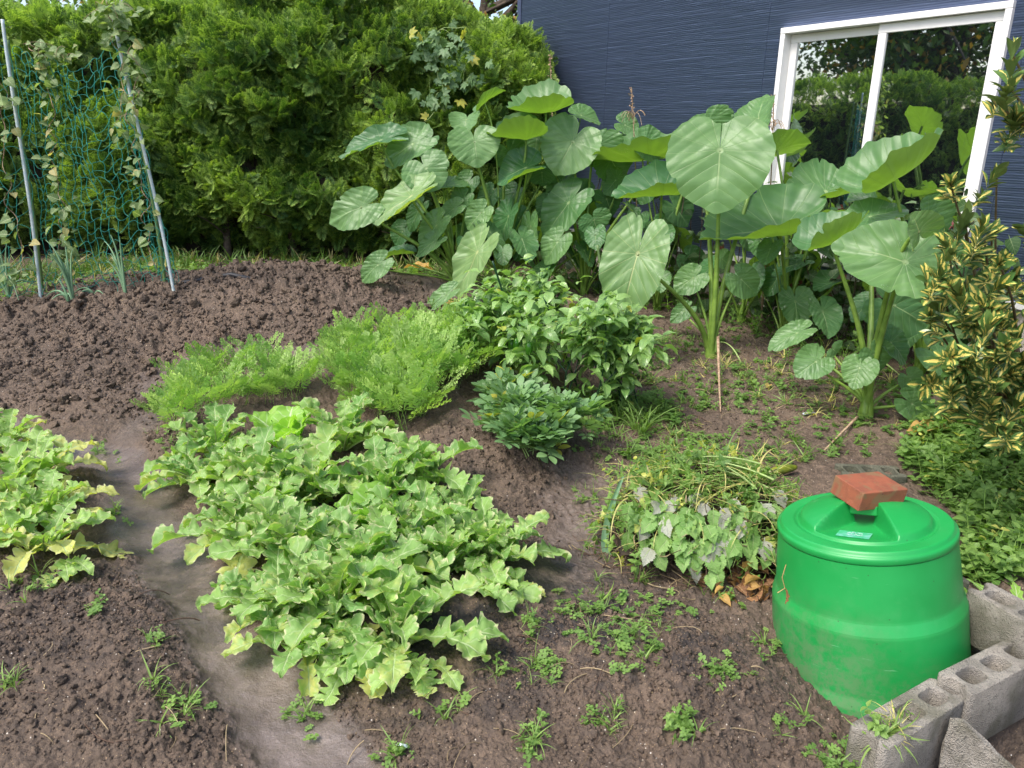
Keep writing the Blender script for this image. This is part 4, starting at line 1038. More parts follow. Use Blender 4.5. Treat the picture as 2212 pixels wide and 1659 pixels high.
# ------------------------------------------------------------------ taro
_ph = np.array([0, 15, 30, 50, 70, 90, 110, 130, 148, 162, 171, 176, 180.]); _rr = np.array([1., .905, .85, .79, .75, .735, .73, .73, .71, .63, .49, .30, .12])
def taro_blade(A, T, W, rho, cup=.5, droop=.3, wave=.03, tint=.5, yel=0., mat=None, parent=None, twist=0., seed=0, sinus=.22):
    """A: where the stalk meets the blade, T: the tip, W: full width in metres, rho: how the blade is rolled about A->T (0 faces the camera)"""
    r0 = np.random.RandomState(seed + 100)
    ax = T - A; L = np.linalg.norm(ax); Y = ax / L
    v = norm(CAM - A); n0 = norm(v - Y * (v @ Y)); sd = np.cross(Y, n0)
    if sd[2] < 0: sd = -sd
    if abs(sd[2]) < .15: sd = sd * (1 if sd[0] < 0 else -1)
    Z = n0 * math.cos(rho) + sd * math.sin(rho); X = np.cross(Y, Z)
    na, nr = 150, 22
    ph = np.linspace(-math.pi + .02, math.pi - .02, na); rad = np.maximum(np.interp(np.degrees(np.abs(ph)), _ph, _rr), sinus + .5 * np.abs(np.sin(ph)) * 0)
    asym = 1 + .05 * np.sin(ph * 1.0 + r0.rand() * 6) + .012 * np.sin(ph * 9 + r0.rand() * 6) + .008 * np.sin(ph * 23 + r0.rand() * 6)
    for _ in range(r0.randint(1, 5)): asym = asym * (1 - r0.uniform(.04, .16) * np.exp(-((ph - r0.uniform(-2.8, 2.8)) / r0.uniform(.02, .06)) ** 2))
    k1, k2 = r0.randint(7, 10), r0.randint(13, 18); p1, p2 = r0.rand(2) * 6
    q = np.linspace(0, 1, nr)[:, None] ** .85
    wx = W / 1.5 / L
    x0 = q * (rad * asym * np.sin(ph))[None]; y0 = q * (rad * asym * np.cos(ph))[None]
    x = x0 * wx * L; y = y0 * L; rr2 = np.hypot(x0, y0)
    z = L * wave * rr2 ** 2 * (np.sin(k1 * ph + p1) + .6 * np.sin(k2 * ph + p2) + .4 * np.sin((k1 + 16) * ph + p2))[None]
    z += L * .05 * fbm(x0 * 2.5 + seed, y0 * 2.5, 2)
    # quilting between the main veins
    pv = y0 - .95 * np.abs(x0) ** 1.2; z += L * .0022 * np.cos(pv / .21 * 2 * math.pi) * np.minimum(1, np.abs(x0) * 4) * -1
    # fold about the midrib
    c = 2 * cup / W; s = np.abs(x); xx = np.sign(x) * np.sin(c * s) / c if cup > .01 else x; zz = (1 - np.cos(c * s)) / c if cup > .01 else 0
    x = xx; z = z + zz
    # droop along the length
    kx = droop / L; yy = np.sin(kx * y) / kx if abs(droop) > .01 else y; z = z - ((1 - np.cos(kx * y)) / kx if abs(droop) > .01 else 0)
    y = yy
    P = A + X * x[..., None] + Y * y[..., None] + Z * z[..., None]
    F = gridF(nr, na)              # rows run outwards, columns run with the angle from Y to X: normal = Y x X = -Z
    F = F[:, ::-1]
    C = np.stack([np.abs(x0), y0 * .5 + .7 - y0 * .5 + y0 * 1.0, np.full_like(x0, tint), np.full_like(x0, yel)], -1)
    C[..., 1] = y0 + .7
    me = mk('leaf', P.reshape(-1, 3), F, mat or MAT['taro'], parent, None, C.reshape(-1, 4))
    return me
PX = lambda Y: FPX / (Y * 1.0)             # rough pixels per metre at depth Y
def zdepth(p): return float((p - CAM) @ _F)
def blade_normal(A, T, rho):
    Y = norm(T - A); v = norm(CAM - A); n0 = norm(v - Y * (v @ Y)); sd = np.cross(Y, n0)
    if sd[2] < 0: sd = -sd
    if abs(sd[2]) < .15: sd = sd * (1 if sd[0] < 0 else -1)
    return n0 * math.cos(rho) + sd * math.sin(rho)
def taro_stalk(base, A, par, r0_=.014, r1_=.006, mat=None, bulge=.0, bowd=None, Z=None):
    b = np.array(base); d = A - b; out = np.array([d[0], d[1], 0])
    ctrl = b + np.array([out[0] * .28, out[1] * .28, d[2] * .62]) if bowd is None else bowd
    P = bez(b, ctrl, A, 16)
    if Z is not None:
        l = np.linalg.norm(d); c2 = A - Z * l * .13 - np.array([0, 0, l * .10]); c1 = b + np.array([out[0] * .12, out[1] * .12, d[2] * .5]); q = np.linspace(0, 1, 16)[:, None]
        P = (1 - q) ** 3 * b + 3 * q * (1 - q) ** 2 * c1 + 3 * q * q * (1 - q) * c2 + q ** 3 * (A - Z * .002)
    t = np.linspace(0, 1, 16); rad = r1_ + (r0_ - r1_) * (1 - t) ** 1.4
    V, F = tube(P, rad, 8); return mk('leaf_stalk', V, F, mat or MAT['taro_stalk'], par, None, np.zeros((len(V), 4)))
def taro_plant(base_px, label, leaves, size=1., stems=True, base=None, extra=0):
    b = ground(*base_px) if base is None else base
    b = b - [0, 0, .02]
    root = empty('taro_plant', b, label, 'taro plant', 'taro plants in front of the navy wall')
    # short sheathed stem
    V, F = tube(bez(b, b + [0, 0, .07 * size], b + [0, 0, .16 * size], 6), np.array([.032, .033, .028, .022, .016, .008]) * size, 10); mk('stem', V, F, MAT['taro_stalk'], root, None, np.zeros((len(V), 4)))
    for i, lf in enumerate(leaves):
        Ax, Ay, Tx, Ty, Wpx, rho = lf[:6]; k = dict(lf[6]) if len(lf) > 6 else {}
        dy = k.pop('dy', 0.); td = k.pop('td', 0.); old = k.pop('old', False); bow = k.pop('bow', None); yl = k.get('yel', 0.)
        Yd = b[1] + dy
        A = at(Ax, Ay, Yd); T = at(Tx, Ty, Yd + td); W = Wpx / (FPX / zdepth(A))
        k.setdefault('tint', rs.uniform(.15, .75)); k.setdefault('seed', int(Ax * 7 + Ay) % 10000)
        st = taro_stalk(b + np.array([rs.uniform(-.02, .02) * size, rs.uniform(-.02, .02) * size, .05]), A, root, r0_=(.017 if Wpx > 90 else .010) * size, r1_=.0085 if Wpx > 90 else .0048, bowd=bow, Z=blade_normal(A, T, R(rho)))
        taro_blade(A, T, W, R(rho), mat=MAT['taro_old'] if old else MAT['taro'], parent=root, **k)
    for q in range(extra):
        an = rs.uniform(0, 6.28); h = rs.uniform(.25, .75) * size; ro = rs.uniform(.15, .45) * size
        A = b + np.array([math.cos(an) * ro, math.sin(an) * ro, h]); L = rs.uniform(.10, .2) * size
        T = A + np.array([math.cos(an) * L * .7, math.sin(an) * L * .7, -L * .8])
        taro_stalk(b, A, root, .010, .004)
        # the blade faces outwards and upwards whatever the camera does
        Yv = norm(T - A); v = norm(CAM - A); n0 = norm(v - Yv * (v @ Yv)); sd = np.cross(Yv, n0)
        if sd[2] < 0: sd = -sd
        up = norm(np.array([math.cos(an), math.sin(an), 1.2])); rho = math.atan2(up @ sd, up @ n0)
        taro_blade(A, T, L * 1.35, rho, cup=.4, droop=.2, parent=root, seed=rs.randint(9999), tint=rs.rand() * .6)
    return b
# every entry: stalk end x, y, tip x, y, width (picture units), roll, options
taro_plant((985, 622), 'taro plant farthest from the window, its leaves reaching over the hedge foot', [
    (823, 304, 727, 328, 95, 62, dict(cup=.9, tint=.1, dy=.05)), (892, 312, 822, 352, 105, 40, dict(cup=.7, dy=.1, tint=.7)),
    (920, 364, 951, 409, 112, 8, dict(cup=.35, dy=-.1, tint=.75, td=-.06)), (888, 425, 799, 484, 105, 62, dict(old=True, cup=.8, dy=-.25, droop=.1)),
    (779, 447, 708, 478, 92, 22, dict(dy=-.2, tint=.95, cup=.25)), (942, 487, 904, 536, 66, 35, dict(dy=-.15, tint=.8)), (936, 523, 894, 553, 50, 42, dict(dy=-.2)),
    (980, 452, 943, 477, 50, 40, dict(tint=.7)), (817, 572, 776, 608, 62, 25, dict(dy=-.35, tint=.8)), (868, 548, 815, 555, 90, 80, dict(cup=.8, tint=0, dy=.2)), (1010, 395, 985, 428, 60, 30, dict(dy=.2)), (905, 455, 880, 500, 50, 40, dict(dy=.1, tint=.2)), (925, 305, 900, 335, 90, 50, dict(dy=.25, tint=.5, cup=.8)), (1000, 430, 975, 460, 60, 35, dict(dy=.1, tint=.5)), (965, 400, 1020, 395, 70, 70, dict(dy=.15, tint=.4)), (870, 500, 850, 530, 55, 30, dict(dy=.2, tint=.1))], extra=6)
taro_plant((1080, 628), 'taro plant with a pale yellowing leaf hanging low over the pepper leaves', [
    (1025, 306, 1033, 362, 120, 5, dict(cup=.4, dy=-.1, tint=.95, td=-.08)), (1007, 258, 1000, 285, 80, 25, dict(cup=.9, tint=.9, dy=.05, td=-.1)), (1047, 222, 1085, 190, 60, 100, dict(cup=.9, dy=.1, td=.1)),
    (1136, 300, 1052, 312, 200, 88, dict(cup=1.2, droop=-.5, dy=-.05, tint=.6)), (1180, 240, 1086, 250, 190, 80, dict(cup=1.15, dy=.05, droop=-.5)), (1136, 364, 1070, 388, 120, 55, dict(cup=1.1, tint=0., dy=-.1)),
    (1039, 459, 1008, 494, 62, 25, dict(tint=.85, dy=-.2)), (1033, 546, 981, 636, 110, 48, dict(old=True, dy=-.55, cup=.5, droop=.1)), (1098, 467, 1077, 525, 80, 55, dict(tint=0, dy=-.1)),
    (1170, 373, 1172, 405, 80, 30, dict(dy=.1, tint=.3)), (962, 637, 915, 671, 48, 40, dict(dy=-.75, tint=.9)), (1084, 685, 1038, 722, 68, 12, dict(dy=-.95, tint=.55)), (1146, 489, 1145, 543, 52, 40, dict(dy=-.15, tint=.6)), (1100, 330, 1120, 372, 95, 30, dict(dy=.25, tint=.35)), (1060, 420, 1040, 455, 60, 35, dict(dy=.1, tint=.3)), (1120, 470, 1130, 510, 60, 35, dict(dy=.1, tint=.2)), (1010, 500, 990, 530, 55, 30, dict(dy=.05, tint=.4))], extra=7)
taro_plant((1262, 640), 'taro plant in the middle of the row, with a broad leaf turned to the camera', [
    (1237, 306, 1196, 378, 138, 10, dict(cup=.4, dy=-.1, tint=.95, td=-.08)), (1287, 316, 1300, 362, 120, 20, dict(cup=.5, dy=.15, tint=.6)), (1229, 439, 1168, 511, 110, 38, dict(cup=.5, dy=-.15, tint=.35)),
    (1205, 523, 1174, 568, 74, 30, dict(cup=.5, dy=-.3, tint=.75)), (1283, 475, 1294, 504, 82, 18, dict(dy=-.3, tint=.3, cup=.3)), (1400, 345, 1246, 368, 215, 86, dict(cup=1.15, dy=-.05, droop=-.4)), (1365, 300, 1400, 275, 70, 60, dict(dy=.3)),
    (1350, 270, 1385, 285, 60, 40, dict(dy=.35, tint=.5)), (1330, 390, 1300, 420, 70, 40, dict(dy=.1, tint=.4)), (1180, 440, 1160, 470, 60, 50, dict(dy=.1, tint=.2)), (1320, 345, 1345, 385, 110, 25, dict(dy=.2, tint=.55, cup=.5)), (1160, 300, 1150, 340, 90, 35, dict(dy=.3, tint=.5)), (1250, 420, 1275, 455, 80, 30, dict(dy=.15, tint=.15)), (1310, 430, 1325, 470, 70, 30, dict(dy=.15, tint=.25))], extra=9)
taro_plant((1420, 665), 'taro plant behind the giant round leaf, close to the navy wall', [
    (1348, 517, 1352, 545, 78, 25, dict(tint=.3, dy=-.1)), (1430, 415, 1312, 422, 165, 66, dict(cup=1.4, tint=0., dy=-.25, droop=.1)), (1420, 490, 1440, 520, 66, 20, dict(dy=.05, tint=.3)), (1540, 262, 1556, 300, 100, 25, dict(dy=.1, tint=.6)),
    (1490, 560, 1520, 590, 70, 20, dict(dy=.1, tint=.2)), (1380, 470, 1365, 500, 60, 30, dict(dy=.2, tint=.2)), (1395, 310, 1430, 345, 90, 40, dict(dy=.15, tint=.5)), (1400, 400, 1380, 440, 80, 40, dict(dy=.15, tint=.2)), (1460, 450, 1490, 490, 80, 30, dict(dy=.1, tint=.15))], extra=8)
taro_plant((1535, 770), 'tall taro plant with the giant round leaf facing the camera', [
    (1555, 324, 1546, 454, 232, 3, dict(cup=.25, droop=.25, dy=-.12, tint=.85, wave=.014, td=-.12, sinus=.50)),
    (1377, 548, 1338, 688, 148, 14, dict(old=True, dy=-.25, cup=.3, droop=.2, td=-.1)), (1497, 600, 1455, 628, 72, 18, dict(dy=.05, tint=.85)), (1601, 603, 1637, 638, 76, 14, dict(dy=0., tint=.8)),
    (1478, 672, 1445, 697, 44, 20, dict(dy=.35, tint=.5)), (1560, 560, 1580, 575, 50, 30, dict(dy=.3, tint=.6)), (1665, 842, 1676, 856, 40, 15, dict(dy=-.25, tint=.8)), (1638, 256, 1652, 196, 105, 38, dict(cup=.8, tint=.65, dy=.3, td=.1, droop=.3)), (1528, 262, 1545, 300, 110, 20, dict(dy=.25, tint=.6))], size=1.15)
taro_plant((1690, 735), 'taro plant below the window sill, behind the two big front ones', [
    (1687, 490, 1500, 540, 250, 60, dict(cup=1.2, droop=-.35, dy=-.35, tint=.35)), (1784, 415, 1700, 432, 190, 58, dict(cup=1.1, dy=.0, tint=.4, droop=-.2)), (1678, 326, 1745, 300, 120, 118, dict(cup=.6, dy=.15, tint=.5)),
    (1680, 600, 1650, 640, 70, 40, dict(dy=.1, tint=.1)), (1720, 570, 1665, 590, 70, 60, dict(dy=.0, tint=.1)), (1800, 610, 1755, 625, 115, 70, dict(dy=-.2, tint=.1, cup=.6)), (1722, 630, 1690, 660, 80, 40, dict(dy=.2, tint=.2)), (1740, 470, 1700, 500, 110, 40, dict(dy=.15, tint=.3)), (1650, 450, 1620, 480, 90, 40, dict(dy=.1, tint=.25)), (1790, 540, 1830, 560, 90, 60, dict(dy=.1, tint=.2)), (1725, 560, 1740, 600, 80, 30, dict(dy=.15, tint=.15)), (1800, 480, 1850, 500, 90, 70, dict(dy=.2, tint=.3, cup=.8))], extra=9)
taro_plant((1868, 905), 'big taro plant nearest the camera, with small leaves around its foot', [
    (1798, 522, 1892, 470, 210, 76, dict(cup=1.35, dy=.10, tint=.15, droop=-.5)), (1955, 566, 1806, 520, 180, 28, dict(cup=.4, dy=-.22, tint=.8, td=.1)), (1932, 660, 2012, 706, 140, 12, dict(cup=.2, dy=.25, tint=.35)),
    (1985, 500, 1975, 460, 110, 40, dict(old=True, cup=1.0, dy=-.27, yel=.0, td=-.05)), (1722, 720, 1658, 752, 62, 35, dict(dy=.25, tint=.8)), (1762, 782, 1716, 812, 84, 14, dict(dy=.05, tint=.7, td=-.03)), (1800, 755, 1810, 764, 56, 20, dict(dy=.2, tint=.5)),
    (1857, 795, 1841, 840, 80, 6, dict(dy=-.1, tint=.95, td=-.05)), (1887, 765, 1908, 800, 84, 16, dict(dy=-.05, tint=.6)), (1925, 740, 1967, 782, 76, 45, dict(dy=-.02, tint=.3)), (1966, 818, 1988, 845, 60, 14, dict(dy=.05, tint=.8)),
    (1970, 872, 2022, 905, 74, 12, dict(dy=-.05, tint=.6)), (1870, 660, 1835, 695, 66, 35, dict(dy=.4, tint=.15)), (1880, 470, 1960, 440, 130, 60, dict(dy=.5, tint=.4))], size=1.25)
taro_plant((1985, 815), 'taro plant in front of the right part of the window, one leaf curling upward', [
    (1930, 392, 2062, 318, 290, 80, dict(cup=1.25, dy=-.1, tint=.45, droop=-.75, wave=.04)), (2005, 470, 2050, 505, 120, 20, dict(dy=.1, tint=.5)), (2030, 770, 2100, 822, 110, 30, dict(dy=-.2, tint=.5)), (1900, 560, 1930, 600, 80, 30, dict(dy=.2, tint=.1)), (1880, 440, 1830, 425, 130, 85, dict(dy=.2, tint=.3, cup=.9)), (2050, 560, 2090, 600, 100, 30, dict(dy=.1, tint=.2)), (1990, 620, 2010, 670, 90, 30, dict(dy=.15, tint=.15)), (2060, 680, 2100, 710, 90, 30, dict(dy=.1, tint=.2))], extra=6)
taro_plant((1170, 628), 'taro plant crowded between the pale yellowing leaf and the middle of the row', [(1215, 395, 1190, 440, 70, 30, dict(dy=.1, tint=.2)), (1255, 250, 1300, 262, 90, 70, dict(dy=.2, tint=.5)), (1110, 420, 1090, 455, 70, 40, dict(dy=.1, tint=.1))], extra=5)
taro_plant((1600, 700), 'taro plant with low dark leaves at the foot of the wall, left of the window', [(1560, 480, 1540, 520, 80, 30, dict(dy=.1, tint=.3)), (1620, 500, 1640, 540, 80, 30, dict(dy=.1, tint=.2)), (1580, 400, 1560, 430, 80, 40, dict(dy=.15, tint=.4))], extra=5)

# fallen, withered taro leaves and stalks
def withered(pts, r0_, label, mat='tassel', name='dry_stalk'):
    V, F = tube(pts, np.linspace(r0_, r0_ * .4, len(pts)), 7, True); a = Acc(); a.add(V, F)
    tag(a.build(name, MAT[mat], None, pts[0]), label, 'dry stalk', 'withered taro stalks')
g = ground
q0, q1 = g(1545, 790), g(1556, 895); withered(bez(q0 + [0, 0, .18], (q0 + q1) / 2 + [0, 0, .06], q1 + [0, 0, .01], 10), .010, 'brown dry stalk hanging down to the soil below the giant round leaf')
q0, q1 = g(1850, 915), g(1775, 985); withered(bez(q0 + [0, 0, .03], (q0 + q1) / 2 + [0, 0, .02], q1 + [0, 0, .008], 10), .008, 'reddish dry stalk lying on the soil left of the nearest taro plant')
q0, q1 = g(1880, 780), g(1960, 830); withered(bez(q0 + [0, 0, .04], (q0 + q1) / 2 + [0, 0, .05], q1 + [0, 0, .02], 10), .007, 'yellowish stalk lying behind the nearest taro plant', 'stalk')
q0, q1 = g(1600, 790), g(1540, 760); withered(bez(q0 + [0, 0, .02], (q0 + q1) / 2 + [0, .0, .14], q1 + [0, 0, .01], 10), .005, 'thin arched yellow stalk beside the foot of the tall taro plant', 'stalk')
def fallen(px, py, L, label, mat='gold', az=None, lift=.015, fold=.5):
    p = g(px, py) + [0, 0, lift]; az = rs.uniform(0, 6.28) if az is None else az; a = Acc()
    V, F, C = strip(12, 7, L, lambda t: .30 * np.sin(np.pi * (t * .94 + .04)) ** .8, p - [math.cos(az) * L / 2, math.sin(az) * L / 2, 0], az, .15, .3, fold, .04, .5, .0); a.add(V, F, C)
    tag(a.build('fallen_leaf', MAT[mat], None, p), label, 'leaf', 'fallen leaves')
fallen(905, 590, .30, 'large ochre withered leaf on the grass under the far taro plants', 'dead', 2.9)
fallen(985, 668, .22, 'crumpled yellow withered leaf on the soil left of the pepper plant', 'dead', .5)
fallen(1110, 918, .075, 'small golden yellow leaf on the soil edge by the peanut plants', 'gold', .3, .03)
fallen(2005, 948, .24, 'ragged ochre withered leaf behind the brick, among green weeds', 'dead', .2, .03)
fallen(1062, 884, .08, 'small pale brown curled leaf behind the small golden yellow one', 'dead', .1, .02)
fallen(1660, 835, .07, 'brown dry leaf scrap on bare soil left of the nearest taro plant', 'dead', 1., .01)

# ------------------------------------------------------------------ radishes, cabbages
def w_rad(t):
    e = .128 * np.sin(np.pi * np.clip(t, 0, 1) ** 1.15) ** .6 + .035 * np.exp(-((t - .82) / .13) ** 2) * (t < 1)
    lob = np.where(t < .71, .24 + .76 * np.abs(np.sin(np.pi * (t * 8.4 + .0))) ** .6, 1.)
    fin = 1 + .09 * np.sin(t * 95)
    return np.clip(e * lob * fin * np.clip((1.0 - t) / .13, 0, 1) ** .5, .012, 1) * np.clip((t - .02) / .08, .12, 1)
def w_cab(t): return np.clip(.10 + .30 * np.sin(np.pi * np.clip((t - .05), 0, 1) ** 1.2) ** .7, .03, 1) * np.clip((1.02 - t) / .1, 0, 1) ** .5 * (1 + .04 * np.sin(t * 40))
def radish(px, py, n, L, label, yel=.1, hue=0., spread=(.25, 1.15), flat=False, kind='radish', azr=(0, 6.283), base=None, group='radish plants in the bed'):
    b = ground(px, py) if base is None else base; b = b + np.array([0, 0, -.01])
    root = empty('radish_plant' if kind == 'radish' else 'cabbage_plant', b, label, 'radish plant' if kind == 'radish' else 'cabbage', group)
    lv, st = Acc(), Acc()
    for i in range(n):
        az = azr[0] + (azr[1] - azr[0]) * ((i * .618) % 1) + rs.uniform(-.25, .25); f = (i + .5) / n      # inner leaves upright, outer ones flat
        el = spread[1] + .18 - (spread[1] - spread[0] * .8) * f ** 1.5 + rs.uniform(-.12, .12); l = L * (rs.uniform(.72, 1.05) * (.75 + .3 * f))
        yl = float(np.clip(rs.rand() * .42 + (yel * 1.0 if f > .6 else 0) * rs.rand() * 1.4, 0, 1))
        wf = w_rad if kind == 'radish' else w_cab
        bend = rs.uniform(.5, 1.3) + .5 * f if kind == 'radish' else rs.uniform(.35, .9)
        ws = rs.uniform(.9, 1.25) * (1.2 if kind == 'radish' else 1)
        V, F, C = strip(56, 9, l, lambda t: wf(t) * ws, b + [math.cos(az) * .012, math.sin(az) * .012, .01], az, el, bend, rs.uniform(.15, .75), rs.uniform(.030, .055) if kind == 'radish' else .022, float(np.clip(rs.uniform(.2, .9) + hue, 0, 1)), yl, bp=1.5, kink=rs.uniform(-.5, .5))
        # crinkle and keep above the soil
        V += (.0075 * np.stack([fbm(V[:, 0] * 38 + q * 9, V[:, 1] * 38 + V[:, 2] * 25, 2) for q in (0, 1, 2)], -1) * (.2 + C[:, :1])) + 0 * V[:, :1]; V[:, 2] += .004 * fbm(V[:, 0] * 90, V[:, 1] * 90, 1) * (C[:, 0] > .1)
        gz = macro(V[:, 0], V[:, 1]) + .012; V[:, 2] = np.where(V[:, 2] < gz, gz + .004 * C[:, 0], V[:, 2])
        lv.add(V, F, C)
        c = V.reshape(56, 9, 3)[:, 4]; sV, sF = tube(c[:42:3] - [0, 0, .002], np.linspace(.0050, .0016, 14) * (1.6 if kind != 'radish' else 1), 5); st.add(sV, sF)
    lv.build('foliage', MAT['radish' if kind == 'radish' else 'cabbage'], root); st.build('leaf_stalks', MAT['stalk'], root)
    return root
RB = 'radish plant in the middle bed, '
for px, py, n, L, yel, sp, lab in [
    (470, 985, 11, .36, .15, (.2, 1.2), 'at its back left corner'), (438, 1050, 12, .34, .35, (.15, 1.0), 'spilling over the left edge towards the wet path'),
    (740, 975, 13, .42, .05, (.3, 1.3), 'at its back right corner, before the tall carrots'), (560, 1075, 14, .42, .1, (.2, 1.25), 'with blistered pale leaves, left of the bright cabbage'),
    (672, 1090, 14, .42, .1, (.3, 1.3), 'between the two cabbages'), (905, 1055, 11, .34, .08, (.7, 1.4), 'standing upright at the right edge'),
    (545, 1180, 13, .38, .3, (.15, 1.1), 'with dull leaves drooping over the wet path'), (645, 1220, 14, .40, .1, (.2, 1.2), 'on the left, halfway down'),
    (890, 1180, 14, .38, .08, (.2, 1.2), 'in the gap right of the front cabbage'), (1058, 1225, 16, .33, .1, (.1, 1.3), 'standing apart at the right end'),
    (727, 1330, 17, .40, .15, (.1, 1.35), 'with a dense upright heart, near the front'), (860, 1388, 16, .36, .35, (.05, 1.35), 'nearest the front right, with yellow lower leaves'),
    (790, 1265, 13, .36, .1, (.3, 1.3), 'just below the front cabbage'), (965, 1235, 13, .32, .1, (.2, 1.2), 'left of the one standing apart'), (830, 1100, 12, .36, .1, (.3, 1.3), 'with blistered leaf tips, behind the front cabbage'), (555, 1135, 13, .36, .15, (.2, 1.2), 'second in from the wet path, beside the front cabbage'),
    (610, 1330, 12, .32, .4, (.1, .9), 'at the front left, its leaves lying on the mud'), (985, 1140, 11, .30, .1, (.2, 1.1), 'between the upright one and the right end'), (655, 1395, 9, .28, .4, (.1, .8), 'nearest the front left, flat on the soil')]:
    radish(px, py, int(n * 1.6), L * .90, RB + lab, yel, 0., sp)
radish(905, 1425, 5, .22, 'big yellow radish leaves hanging at the front tip of the middle bed', .95, .3, (.1, .6), azr=(3.6, 5.9))
radish(765, 1420, 5, .23, 'yellowing radish leaves lying at the front of the bed, left of the big yellow ones', .8, .3, (.1, .6), azr=(3.8, 5.6))
radish(1010, 1290, 5, .24, 'pale yellow radish leaves stretched on dark soil, right of the front plants', .75, .3, (.05, .4), azr=(5.2, 6.8))
radish(1095, 1270, 2, .16, 'single lacy yellow radish leaf lying apart on dark soil', 1., .3, (.05, .3), azr=(5.2, 6.0))
radish(618, 985, 8, .28, 'bright broad leaved cabbage at the back of the radish bed', .05, .1, (.5, 1.35), kind='cabbage', group='cabbages among the radishes')
radish(800, 1165, 6, .24, 'loose light green cabbage in the heart of the radish bed', .15, .2, (.5, 1.2), kind='cabbage', group='cabbages among the radishes')
LG = 'radish plants left of the wet path'
for px, py, n, L, yel, sp, lab in [(18, 975, 12, .34, .3, (.3, 1.2), 'farthest of the pale radish plants left of the wet path'), (85, 1045, 13, .36, .75, (.15, 1.0), 'yellow radish plant arching over the left side of the wet path'),
    (20, 1090, 12, .34, .3, (.2, 1.2), 'radish plant cut by the left edge of the photo, halfway down'), (100, 1130, 12, .32, .35, (.3, 1.2), 'pale green curly radish plant left of the wet path'),
    (100, 1195, 11, .34, .5, (.05, .9), 'nearest radish plant left of the wet path, with pale stalks'), (0, 1180, 9, .30, .5, (.1, .9), 'low radish plant at the left edge of the photo, nearest')]:
    radish(px, py, int(n * 1.35), L * .88, lab, min(1, yel + .35), .35, sp, group=LG)
radish(150, 1215, 3, .26, 'bright yellow lobed leaf stretched on the soil left of the path', .95, .4, (.1, .5), azr=(5.0, 6.0), group=LG)

# ------------------------------------------------------------------ carrots
def frond(seed, up=1.):
    r = np.random.RandomState(seed); V = []; F = []; C = []
    def blade(p, d, L, w, nz, tt):
        d = norm(d); s = norm(np.cross(d, nz)); o = len(V)
        V.extend([p, p + d * L * .55 + s * w, p + d * L, p + d * L * .55 - s * w]); F.append([o, o + 1, o + 2, o + 3]); C.extend([[.4, .5, 0, tt]] * 4)
    ts = np.linspace(0, 1, 14); nz = np.array([0, 0, 1.])
    P = lambda t: np.array([.04 * math.sin(t * 3 + seed), t * (1 - .12 * t), -.24 * t ** 2.2 * up])
    for a, b in zip(ts[:-1], ts[1:]): blade(P(a) , P(b) - P(a), (1 / 13) * 1.1, .006, nz, .1)
    for t in np.linspace(.36, .97, 7):
        for sd in (-1, 1):
            L = .30 * (1.12 - t) ** .75 + .03; a = R(55); d = np.array([sd * math.sin(a), math.cos(a), r.uniform(-.25, .15)]); p0 = P(t)
            blade(p0, d, L, .004, nz, .2)
            for q in (.35, .62, .86, 1.):
                pp = p0 + norm(d) * L * q
                for s2 in (-1, 1):
                    aa = a * sd + s2 * R(42); l2 = (.10 * (1.15 - .5 * q)) * (.4 + L * 3)
                    dd = np.array([math.sin(aa), math.cos(aa), r.uniform(-.5, .5)]); blade(pp, dd, l2, .015, nz, .6)
    return np.array(V), np.array(F), np.array(C, float)
FRONDS = [frond(i) for i in range(4)]
def carrot(b, n, L, label, group, yel=.0, up=(.95, 1.5)):
    acc = Acc(); az = rs.uniform(0, 6.28, n); el = rs.uniform(*up, n)
    d = np.stack([np.cos(el) * np.cos(az), np.cos(el) * np.sin(az), np.sin(el)], -1)
    nr = np.stack([-np.sin(el) * np.cos(az), -np.sin(el) * np.sin(az), np.cos(el)], -1)
    k = rs.randint(0, 4, n)
    for j in range(4):
        m = k == j
        if m.any(): instance(acc, FRONDS[j], np.tile(b, (m.sum(), 1)) + rs.randn(m.sum(), 3) * [.012, .012, 0], frames(d[m], nr[m]), L * rs.uniform(.7, 1.1, m.sum()), tint=np.clip(rs.rand(m.sum()) * .9, 0, 1), yel=(rs.rand(m.sum()) < yel) * .9)
    return tag(acc.build('carrot_plant', MAT['carrot'], None, b, smooth=False), label, 'carrot plant', group)
GA, GC = 'short row of young carrot plants', 'dense clump of tall carrot plants'
row = [(345, 905), (372, 925), (395, 880), (425, 915), (455, 860), (480, 905), (505, 850), (535, 890), (560, 845), (585, 880), (612, 865), (640, 880), (430, 850), (600, 838), (650, 860), (390, 935)]
for i, (x, y) in enumerate(row):
    carrot(ground(x, y), rs.randint(6, 10), rs.uniform(.24, .32), 'young feathery carrot plant in the sparse row behind the radish bed', GA)
cl = [(740, 790), (750, 850), (800, 830), (850, 840), (900, 835), (950, 800), (1000, 790), (780, 880), (830, 890), (880, 880), (930, 870), (980, 850), (1030, 830), (820, 925), (870, 930), (770, 790), (850, 780), (920, 780), (970, 760), (1020, 760), (1060, 790), (860, 900), (910, 905), (800, 860), (780, 905), (1000, 820)]
for i, (x, y) in enumerate(cl):
    carrot(ground(x, y - 6), rs.randint(13, 18), rs.uniform(.30, .40), 'tall feathery carrot plant in the dense clump left of the pepper plants', GC, .0, (.9, 1.52))

